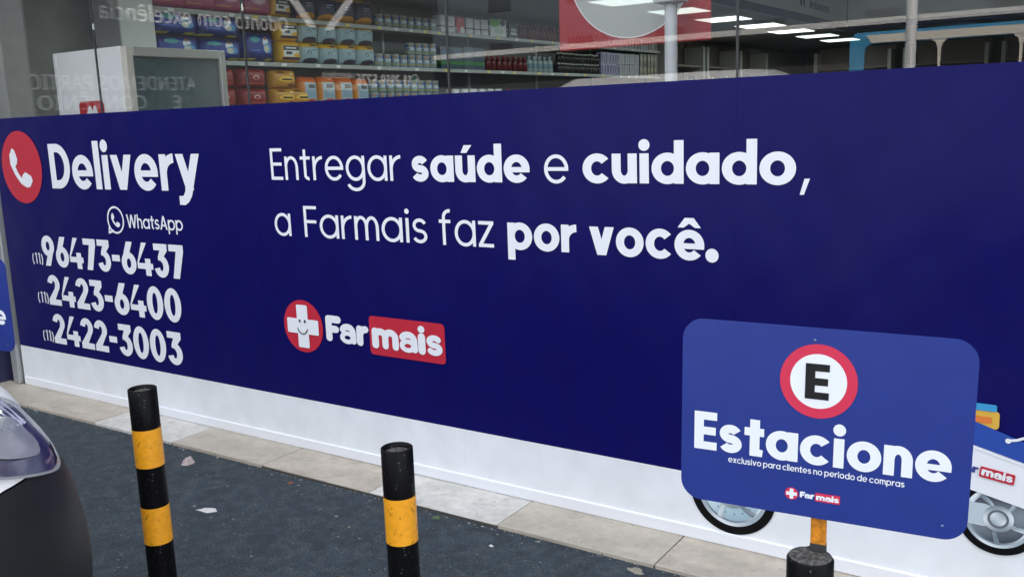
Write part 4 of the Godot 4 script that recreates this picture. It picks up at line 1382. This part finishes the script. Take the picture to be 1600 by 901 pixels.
	var can_print := pack_print("can_print", Color(0.36, 0.52, 0.66), [["r", 0, 0, 128, 10, Color(0.62, 0.58, 0.48)], ["e", 20, 34, 20, 16, Color(0.18, 0.34, 0.66)], ["e", 52, 30, 14, 14, Color(0.55, 0.42, 0.30)], ["e", 84, 34, 20, 16, Color(0.18, 0.34, 0.66)], ["e", 116, 30, 14, 14, Color(0.55, 0.42, 0.30)], ["r", 0, 52, 128, 30, Color(0.70, 0.74, 0.76)], ["r", 8, 60, 40, 14, Color(0.25, 0.35, 0.5)], ["r", 70, 60, 40, 14, Color(0.25, 0.35, 0.5)], ["r", 0, 92, 128, 26, Color(0.55, 0.58, 0.45)], ["r", 14, 96, 30, 12, Color(0.72, 0.66, 0.30)], ["r", 78, 96, 30, 12, Color(0.72, 0.66, 0.30)]])
	var white_box := pack_print("white_box", Color(0.80, 0.80, 0.82), [["r", 0, 78, 128, 10, Color(0.42, 0.28, 0.46)], ["r", 20, 20, 14, 26, Color(0.62, 0.62, 0.68)], ["r", 20, 96, 70, 5, Color(0.6, 0.6, 0.66)]])
	var rose_box := pack_print("rose_box", Color(0.74, 0.18, 0.26), [["r", 16, 16, 70, 20, Color(0.85, 0.45, 0.5)], ["e", 96, 112, 40, 36, Color(0.86, 0.86, 0.88)]])
	var green_box := pack_print("green_box", Color(0.82, 0.84, 0.84), [["e", 34, 24, 44, 32, Color(0.35, 0.62, 0.12)], ["e", 100, 24, 22, 24, Color(0.06, 0.16, 0.16)], ["e", 70, 92, 40, 22, Color(0.70, 0.76, 0.74)]])
	var dark_box := pack_print("dark_box", Color(0.05, 0.07, 0.13), [["r", 24, 50, 80, 24, Color(0.7, 0.72, 0.76)], ["r", 24, 84, 80, 20, Color(0.8, 0.8, 0.82)]])
	var lilac_box := pack_print("lilac_box", Color(0.60, 0.58, 0.70), [["r", 30, 20, 68, 84, Color(0.20, 0.16, 0.36)], ["r", 0, 108, 128, 8, Color(0.35, 0.3, 0.5)]])
	var pale_box := pack_print("pale_box", Color(0.60, 0.60, 0.62), [["r", 20, 20, 30, 80, Color(0.48, 0.47, 0.52)], ["r", 70, 20, 24, 80, Color(0.5, 0.49, 0.52)]])
	var olive_box := pack_print("olive_box", Color(0.40, 0.39, 0.33), [["r", 20, 30, 60, 50, Color(0.56, 0.54, 0.44)]])
	var red_label := pack_print("red_label", Color(0.36, 0.04, 0.07), [["r", 0, 0, 128, 20, Color(0.5, 0.1, 0.14)], ["e", 64, 70, 30, 14, Color(0.6, 0.3, 0.3)]])
	var dark_label := pack_print("dark_label", Color(0.06, 0.05, 0.055), [["r", 0, 0, 128, 22, Color(0.72, 0.74, 0.72)], ["r", 30, 70, 60, 24, Color(0.3, 0.08, 0.1)]])
	var teal_box := pack_print("teal_box", Color(0.06, 0.20, 0.30), [["r", 0, 84, 128, 20, Color(0.1, 0.42, 0.16)], ["r", 30, 20, 60, 30, Color(0.12, 0.3, 0.44)]])

	var A := 2.482; var B := 2.097; var C := 1.717
	var G := "packages on the pharmacy's wall shelves"
	# top row
	var pk := proto("pink_package", pillow(0.36, 0.22, 0.2, 7.0), pink_pack, "package", 0.1)
	row_of(pk, "pink soft package on the top shelf near the pillar", "pink packages on the top shelf", -1.63, -2.80, 4, A)
	var yp := proto("yellow_package", pillow(0.25, 0.19, 0.16, 6.0), yellow_pack, "package", 0.08)
	row_of(yp, "yellow package with a white label, on the top shelf", "", -2.79, -3.06, 1, A)
	row_of(yp, "yellow package with a white label, in the stack of two below the emblem", "yellow packages stacked in two", -2.86, -3.12, 1, B, 2, 0.185)
	var nb := proto("navy_bag", pillow(0.25, 0.24, 0.15, 3.0, 0.04), navy_bag, "bag", 0.075)
	row_of(nb, "navy bag with a gold foot on the top shelf", "navy bags on the top shelf", -3.12, -4.14, 4, A)
	var cn := proto("blue_can", can_mesh(0.05, 0.125), can_print, "can", 0.05)
	row_of(cn, "pale blue milk powder can on the top shelf", "pale blue cans on the top shelf", -4.16, -5.12, 8, A, 1)
	row_of(cn, "pale blue milk powder can on the middle shelf", "pale blue cans on the middle shelf", -4.12, -4.62, 4, B, 1)
	row_of(cn, "pale blue milk powder can in the double stack on the middle shelf", "stacked pale blue cans on the middle shelf", -4.62, -5.10, 4, B, 2, 0.127)
	row_of(cn, "pale blue milk powder can on the lower shelf just above the banner", "pale blue cans on the lower shelf", -4.02, -5.12, 9, C, 2, 0.127)
	var wb := proto("white_carton", carton(0.12, 0.17, 0.1), white_box, "carton", 0.05)
	row_of(wb, "white carton with a violet stripe on the top shelf", "white cartons on the top shelf", -5.15, -5.42, 2, A)
	var rb := proto("rose_carton", carton(0.15, 0.17, 0.1), rose_box, "carton", 0.05)
	row_of(rb, "rose carton between white ones on the top shelf", "", -5.43, -5.60, 1, A)
	row_of(wb, "white carton right of the rose one on the top shelf", "white cartons right of the rose carton", -5.62, -6.06, 3, A)
	var gb := proto("green_carton", carton(0.30, 0.19, 0.1), green_box, "carton", 0.05)
	row_of(gb, "white carton with a green leaf corner on the top shelf", "", -6.10, -6.42, 1, A)
	var db := proto("dark_carton", carton(0.2, 0.18, 0.1), dark_box, "carton", 0.05)
	row_of(db, "black carton with two pale bars on the top shelf", "", -6.46, -6.70, 1, A)
	var rbt := proto("red_bottle", bottle_mesh(0.04, 0.17), red_label, "bottle", 0.04)
	row_of(rbt, "dark red bottle on the top shelf left of the red sign", "red bottles left of the red sign", -6.74, -7.60, 10, A)
	row_of(rbt, "dark red bottle on the top shelf behind the red sign", "red bottles behind the red sign", -7.64, -9.0, 15, A)
	var lb := proto("lilac_carton", carton(0.075, 0.15, 0.08), lilac_box, "carton", 0.04)
	var pb := proto("pale_carton", carton(0.075, 0.15, 0.08), pale_box, "carton", 0.04)
	var ob := proto("olive_carton", carton(0.1, 0.16, 0.08), olive_box, "carton", 0.04)
	row_of(lb, "lilac carton on the top shelf behind the red sign", "lilac cartons on the top shelf", -9.0, -9.5, 6, A)
	row_of(pb, "grey carton on the top shelf behind the red sign", "grey cartons on the top shelf", -9.5, -10.6, 11, A)
	# middle row
	var bp := proto("blue_package", pillow(0.44, 0.185, 0.22, 7.0), blue_pack, "package", 0.11)
	row_of(bp, "blue soft package in the stacks beside the fridge, middle shelf", "blue packages in the stack of four", -1.61, -2.46, 2, B, 2, 0.183)
	var b2 := proto("blue_package", pillow(0.33, 0.25, 0.2, 6.0), blue_pack, "package", 0.1)
	row_of(b2, "single taller blue package right of the blue stack", "", -2.47, -2.83, 1, B)
	var gy := proto("pale_bag", pillow(0.25, 0.195, 0.15, 3.2, 0.03), pale_bag, "bag", 0.075)
	row_of(gy, "pale grey bag with a yellow top, in the double row on the middle shelf", "pale grey bags in a double row", -3.12, -4.12, 4, B, 2, 0.185)
	var tb := proto("teal_carton", carton(0.2, 0.24, 0.12), teal_box, "carton", 0.06)
	row_of(tb, "dark teal carton with a green stripe on the middle shelf", "dark teal cartons on the middle shelf", -5.15, -5.95, 4, B)
	row_of(rbt, "dark red bottle on the middle shelf beside the teal cartons", "red bottles on the middle shelf", -6.0, -6.9, 8, B)
	var wbt := proto("pale_bottle", bottle_mesh(0.045, 0.2), pack_print("pale_label", Color(0.62, 0.68, 0.70), [["r", 0, 60, 128, 40, Color(0.45, 0.55, 0.6)]]), "bottle", 0.045)
	row_of(wbt, "pale bottle on the middle shelf left of the dark bottles", "pale bottles on the middle shelf", -6.9, -7.5, 5, B)
	var dk := proto("dark_bottle", bottle_mesh(0.036, 0.13), dark_label, "bottle", 0.036)
	row_of(dk, "small dark bottle with a white cap in the double row, middle shelf", "dark bottles in a double row", -7.62, -8.74, 15, B, 2, 0.13)
	row_of(lb, "lilac carton in the double row on the middle shelf", "lilac cartons in a double row", -8.76, -9.32, 7, B, 2, 0.152)
	row_of(pb, "grey carton in the double row on the middle shelf", "grey cartons in a double row", -9.32, -9.95, 8, B, 2, 0.152)
	row_of(ob, "olive carton at the far end of the middle shelf", "olive cartons at the far end", -9.98, -10.6, 5, B, 2, 0.162)
	# lower row
	var rp := proto("red_package", pillow(0.32, 0.17, 0.2, 4.5), red_pack, "package", 0.1)
	row_of(rp, "red soft package on the lower shelf beside the fridge", "red packages on the lower shelf", -2.05, -2.72, 2, C, 2, 0.16)
	var gd := proto("gold_bag", pillow(0.30, 0.17, 0.18, 3.0), gold_bag, "bag", 0.09)
	row_of(gd, "golden yellow bag on the lower shelf right of the red ones", "golden bags on the lower shelf", -2.48 - 0.24, -3.10, 1, C, 2, 0.155)
	row_of(gd, "golden yellow bag lying beside the other golden bags", "", -3.0, -3.2, 1, C)
	var og := proto("orange_bag", pillow(0.22, 0.27, 0.15, 3.6), orange_bag, "bag", 0.075)
	row_of(og, "grey and orange bag standing on the lower shelf", "grey and orange bags on the lower shelf", -3.08, -4.02, 4, C)
	row_of(wb, "white carton on the lower shelf above the banner's top edge", "white cartons on the lower shelf", -5.3, -6.3, 6, C)
	row_of(rbt, "dark red bottle on the lower shelf", "red bottles on the lower shelf", -6.4, -7.5, 10, C)
	row_of(pb, "grey carton on the lower shelf left of the dark bottles", "grey cartons on the lower shelf", -7.62, -8.15, 6, C)
	row_of(dk, "small dark bottle on the lower shelf", "dark bottles on the lower shelf", -8.2, -8.74, 7, C)
	row_of(lb, "lilac carton on the lower shelf", "lilac cartons on the lower shelf", -8.8, -9.3, 6, C)
	row_of(pb, "grey carton on the lower shelf right of the lilac ones", "grey cartons right of the lilac ones", -9.3, -9.95, 8, C)
	row_of(ob, "olive carton at the far end of the lower shelf", "olive cartons at the far lower end", -9.98, -10.6, 5, C)

	# drinks fridge with its door facing the shelves' aisle
	var f := thing("drinks_fridge", "white drinks fridge with a steel framed glass door, behind the glass", "fridge", Vector3(-5.05, 0, -0.436))
	var fw := mat("fridge_white", Color(0.76, 0.78, 0.77), 0.35)
	part("cabinet", box(Vector3(0.04, 2.05, 0.74), 0.006, Vector3(-0.715, 1.025, -0.37)), fw, f)
	part("side_panel", box(Vector3(0.66, 2.05, 0.03), 0.006, Vector3(-0.36, 1.025, -0.015)), fw, f)
	part("side_panel", box(Vector3(0.66, 2.05, 0.03), 0.006, Vector3(-0.36, 1.025, -0.725)), fw, f)
	part("top", box(Vector3(0.66, 0.03, 0.675), 0.002, Vector3(-0.36, 2.033, -0.37)), fw, f)
	part("base", box(Vector3(0.66, 0.2, 0.675), 0.002, Vector3(-0.36, 0.1, -0.37)), fw, f)
	part("lining", box(Vector3(0.01, 1.8, 0.675), 0, Vector3(-0.688, 1.1, -0.37)), mat("fridge_lining", Color(0.16, 0.19, 0.19), 0.5), f)
	var door := Node3D.new()
	door.name = "door"
	f.add_child(door)
	var fr := mat("fridge_steel", Color(0.50, 0.50, 0.47), 0.35, 0.3)
	part("frame", box(Vector3(0.05, 2.03, 0.05), 0.004, Vector3(0.0, 1.03, -0.027)), mat("fridge_edge", Color(0.62, 0.60, 0.52), 0.4), door)
	part("frame", box(Vector3(0.05, 2.03, 0.045), 0.004, Vector3(0.0, 1.03, -0.713)), fr, door)
	part("frame", box(Vector3(0.05, 0.055, 0.636), 0.004, Vector3(0.0, 2.0175, -0.3715)), fr, door)
	part("frame", box(Vector3(0.05, 0.055, 0.636), 0.004, Vector3(0.0, 0.05, -0.3715)), fr, door)
	var dg := StandardMaterial3D.new()
	dg.resource_name = "fridge_glass"
	dg.transparency = BaseMaterial3D.TRANSPARENCY_ALPHA
	dg.albedo_color = Color(0.5, 0.6, 0.6, 0.25)
	dg.roughness = 0.05
	part("glass", box(Vector3(0.012, 1.9, 0.632), 0, Vector3(0.0, 1.033, -0.3715)), dg, door)
	for y in [0.6, 1.0, 1.4]:
		part("rack", box(Vector3(0.6, 0.012, 0.66), 0, Vector3(-0.37, y, -0.37)), fr, f)
	part("brand_panel", sheet([[round_rect(-0.50, 1.40, -0.24, 1.742, 0.03, 6)]], 0.0), mat("fridge_red", Color(0.42, 0.015, 0.02), 0.4), f, Vector3(0, 0, 0.0025))
	part("brand_panel", sheet([stroke([Vector2(-0.42, 1.45), Vector2(-0.41, 1.66), Vector2(-0.385, 1.70), Vector2(-0.365, 1.64)], 0.03, true), stroke([Vector2(-0.365, 1.64), Vector2(-0.335, 1.70), Vector2(-0.31, 1.64), Vector2(-0.30, 1.45)], 0.03, true)], 0.0), fw, f, Vector3(0, 0, 0.004))
	for k in 6:
		var bt := part("drink_bottle", bottle_mesh(0.035, 0.25), mat("cola_dark", Color(0.02, 0.012, 0.01), 0.15), self)
		bt.position = Vector3(-5.14 - 0.0 * k, 1.406, -0.56 - 0.1 * k)
		tag(bt, "dark drink bottle standing in the fridge", "bottle", "drink bottles in the fridge")

	# ceiling lights
	var panel: Node3D = null
	var names := ["nearest the window", "second from the window", "third from the window", "fourth from the window", "fifth from the window", "sixth from the window", "seventh from the window", "eighth from the window", "ninth from the window", "farthest from the window"]
	for col in 2:
		for k in 10:
			if col == 1 and k % 2 == 0:
				continue
			var at := Vector3(-4.72 if col == 0 else 0.6, CEIL, -1.98 - 1.45 * k)
			var l := thing("ceiling_light", "lit square ceiling panel %s in the %s row" % [names[k], "left" if col == 0 else "right"], "ceiling light", at, 0.0, "square ceiling light panels")
			part("frame", box(Vector3(0.61, 0.02, 0.61), 0.003, Vector3(0, -0.0112, 0)), mat("panel_frame", Color(0.7, 0.7, 0.7), 0.5), l)
			var em := mat("panel_glow", Color(0.85, 0.9, 0.88), 0.5)
			em.emission_enabled = true
			em.emission = Color(0.93, 1.0, 0.97)
			em.emission_energy_multiplier = 0.9
			part("diffuser", box(Vector3(0.565, 0.006, 0.565), 0, Vector3(0, -0.0245, 0)), em, l)
			var al := AreaLight3D.new()
			al.name = "light"
			al.area_size = Vector2(0.56, 0.56)
			al.light_energy = 0.72 if col == 0 else 0.5
			al.light_color = Color(0.93, 1.0, 0.97)
			al.shadow_enabled = true
			al.position = Vector3(0, -0.032, 0)
			al.rotation.x = -PI / 2
			l.add_child(al)
	# slim white display pole by the window
	var col := thing("display_pole", "slim white pole just behind the glass, overlapping the red sign", "pole", Vector3(-1.453, 0, -0.22))
	part("shaft", lathe([Vector2(0.0228, 0.0), Vector2(0.0228, 1.936), Vector2(0.0, 1.936)], 28), mat("column_white", Color(0.40, 0.42, 0.42), 0.5), col)
	part("head", box(Vector3(0.105, 0.035, 0.08), 0.004, Vector3(0, 1.9545, 0)), mat("column_white", Color.WHITE), col)
	part("base", lathe([Vector2(0.12, 0.0), Vector2(0.12, 0.012), Vector2(0.03, 0.02)], 28), mat("column_white", Color.WHITE), col)
	# hanging fascia with a blue edge and a heading
	var fa := thing("ceiling_fascia", "pale hanging fascia with a dark blue lower edge and heading", "fascia", Vector3(-2.9, 0, 0))
	var pale := mat("fascia_pale", Color(0.62, 0.64, 0.66), 0.6)
	part("panel", box(Vector3(0.05, 0.285, 7.6), 0, Vector3(-0.025, 2.605, -4.5)), pale, fa)
	part("panel", box(Vector3(6.4, 0.285, 0.05), 0, Vector3(3.22, 2.605, -8.325)), pale, fa)
	part("blue_edge", box(Vector3(0.056, 0.075, 7.6), 0.002, Vector3(-0.025, 2.423, -4.5)), mat("fascia_blue", Color(0.012, 0.03, 0.12), 0.5), fa)
	part("blue_edge", box(Vector3(6.4, 0.075, 0.056), 0.002, Vector3(3.22, 2.423, -8.325)), mat("fascia_blue", Color.WHITE), fa)
	var hd := stock("Medicamentos", 0.075, true)
	part("lettering", hd, mat("fascia_blue", Color.WHITE), fa, Vector3(0.002, 2.57, -6.85), Vector3(0, PI / 2, 0))
	for z in [-6.57, -6.67]:
		part("emblem", sheet([[ell(0, 0.0, 0.035, 0.045, 24)]]), mat("fascia_blue", Color.WHITE), fa, Vector3(0.003, 2.575, z), Vector3(0, PI / 2, 0))
	# cabinets along the back
	var wood := mat("cabinet_wood", Color(0.10, 0.075, 0.055), 0.5)
	var stile := mat("cabinet_stile", Color(0.30, 0.29, 0.26), 0.5)
	for k in 6:
		var spot: Vector3 = [Vector3(-6.2, 0, -11.5), Vector3(-6.2, 0, -13.1), Vector3(-6.2, 0, -14.7), Vector3(-4.9, 0, -16.6), Vector3(-3.2, 0, -16.6), Vector3(-1.5, 0, -16.6)][k]
		var cb := thing("display_cabinet", "dark display cabinet in the shop's far corner, %s" % ["nearest the shelves on the left wall", "middle one on the left wall", "last one on the left wall", "left one on the back wall", "middle one on the back wall", "right one on the back wall"][k], "cabinet", spot, PI / 2 if k < 3 else 0.0, "display cabinets in the far corner")
		part("carcass", box(Vector3(1.5, 2.7, 0.04), 0, Vector3(0, 1.35, -0.4)), wood, cb)
		for s in [-1.0, 1.0]:
			part("stile", box(Vector3(0.07, 2.6, 0.35), 0.004, Vector3(0.71 * s, 1.30, -0.18)), stile, cb)
		for y in [0.5, 0.95, 1.4, 1.85, 2.27]:
			part("shelf", box(Vector3(1.33, 0.03, 0.38), 0, Vector3(0, y, -0.19)), wood, cb)
		for row in 3:
			var gs := begin()
			for i in 8:
				var hgt := rng.randf_range(0.14, 0.3)
				add_box(gs, Vector3(-0.58 + 0.165 * i, [0.965, 1.415, 1.865][row] + hgt / 2 + 0.001, -0.16), Vector3(0.12, hgt, 0.1))
			var g := part("goods", done(gs), mat("far_goods_%d" % ((row + k) % 4), [Color(0.25, 0.24, 0.22), Color(0.30, 0.12, 0.10), Color(0.12, 0.16, 0.2), Color(0.34, 0.33, 0.3)][(row + k) % 4], 0.5), cb)
			g.set_meta("kind", "stuff")
	# a low gondola in the aisle
	var go := thing("aisle_gondola", "low aisle shelf unit with pale bottles at the shop's far end", "shelves", Vector3(-4.4, 0, -11.6))
	part("panel", box(Vector3(1.5, 1.75, 0.04), 0.003, Vector3(0, 0.875, 0)), mat("gondola_grey", Color(0.14, 0.15, 0.15), 0.6), go)
	for y in [1.0, 1.36, 1.72]:
		part("shelf", box(Vector3(1.5, 0.025, 0.3), 0.002, Vector3(0, y, 0.175)), mat("shelf_steel", Color.WHITE), go)
	for row in 3:
		var gs := begin(false)
		for i in 14:
			add_lathe(gs, [Vector2(0.04, 0), Vector2(0.04, 0.14), Vector2(0.018, 0.17), Vector2(0.018, 0.21), Vector2(0, 0.21)], 10, Vector3(-0.66 + 0.1 * i, [1.014, 1.374, 1.734][row], 0.2))
		part("goods", done(gs), mat("gondola_goods", Color(0.4, 0.42, 0.42), 0.4), go).set_meta("kind", "stuff")

# ---------------------------------------------------------------- litter on the parking pavement
func scrap(seed_: int, r: float, lift: float) -> ArrayMesh:
	var g := RandomNumberGenerator.new()
	g.seed = seed_
	var st := begin()
	var n := 11
	var rim := []
	var top := []
	for i in n:
		var a := TAU * i / n
		var k := r * g.randf_range(0.65, 1.15)
		rim.append(Vector3(cos(a) * k, 0.0, sin(a) * k * 0.6))
		top.append(Vector3(cos(a) * k * 0.55 + g.randf_range(-0.1, 0.1) * r, lift * g.randf_range(0.4, 1.2), sin(a) * k * 0.33 + g.randf_range(-0.1, 0.1) * r))
	for i in n:
		var k := (i + 1) % n
		quad(st, rim[i], rim[k], top[k], top[i])
		tri(st, top[i], top[k], Vector3(0, lift * 0.8, 0))
	return done(st)

func litter() -> void:
	var paper := mottled("paper", Color(0.78, 0.77, 0.76), 0.9, 0.1, 0.05, 20.0, 95)
	var y := -0.0145
	tag(part("paper_scrap", scrap(4, 0.046, 0.003), paper, self, Vector3(-3.14, y, 0.711), Vector3(0, 0.25, 0)), "flat torn white paper on the pavement right of the first bollard", "paper")
	tag(part("crumpled_wrapper", scrap(9, 0.034, 0.034), mottled("wrapper_pink", Color(0.72, 0.66, 0.65), 0.7, 0.5, 0.08, 30.0, 96), self, Vector3(-3.672, y, 0.401), Vector3(0, 1.2, 0)), "crumpled pale pink wrapper beside the first bollard", "wrapper")
	tag(part("green_wrapper", scrap(13, 0.022, 0.006), mottled("wrapper_green", Color(0.25, 0.34, 0.18), 0.5, 0.7, 0.1, 40.0, 97), self, Vector3(-2.243, y, 0.30), Vector3(0, 0.4, 0)), "small green wrapper beside the tiles, right of the middle bollard", "wrapper")
	tag(part("paper_bit", scrap(17, 0.011, 0.004), paper, self, Vector3(-1.909, y, 0.398)), "tiny white paper bit right of the middle bollard", "paper")
	tag(part("plaster_chip", scrap(23, 0.035, 0.004), mottled("chip", Color(0.55, 0.52, 0.47), 0.9, 0.3, 0.1, 20.0, 98), self, Vector3(-1.36, y, 0.305), Vector3(0, -0.3, 0)), "flat plaster chip at the tile edge, bottom centre right", "plaster chip")
	tag(part("dry_leaf", scrap(29, 0.02, 0.006), mat("leaf_brown", Color(0.16, 0.07, 0.03), 0.8), self, Vector3(-3.05, y, 0.33), Vector3(0, 0.8, 0)), "small brown leaf by the tile edge, above the white paper", "leaf")
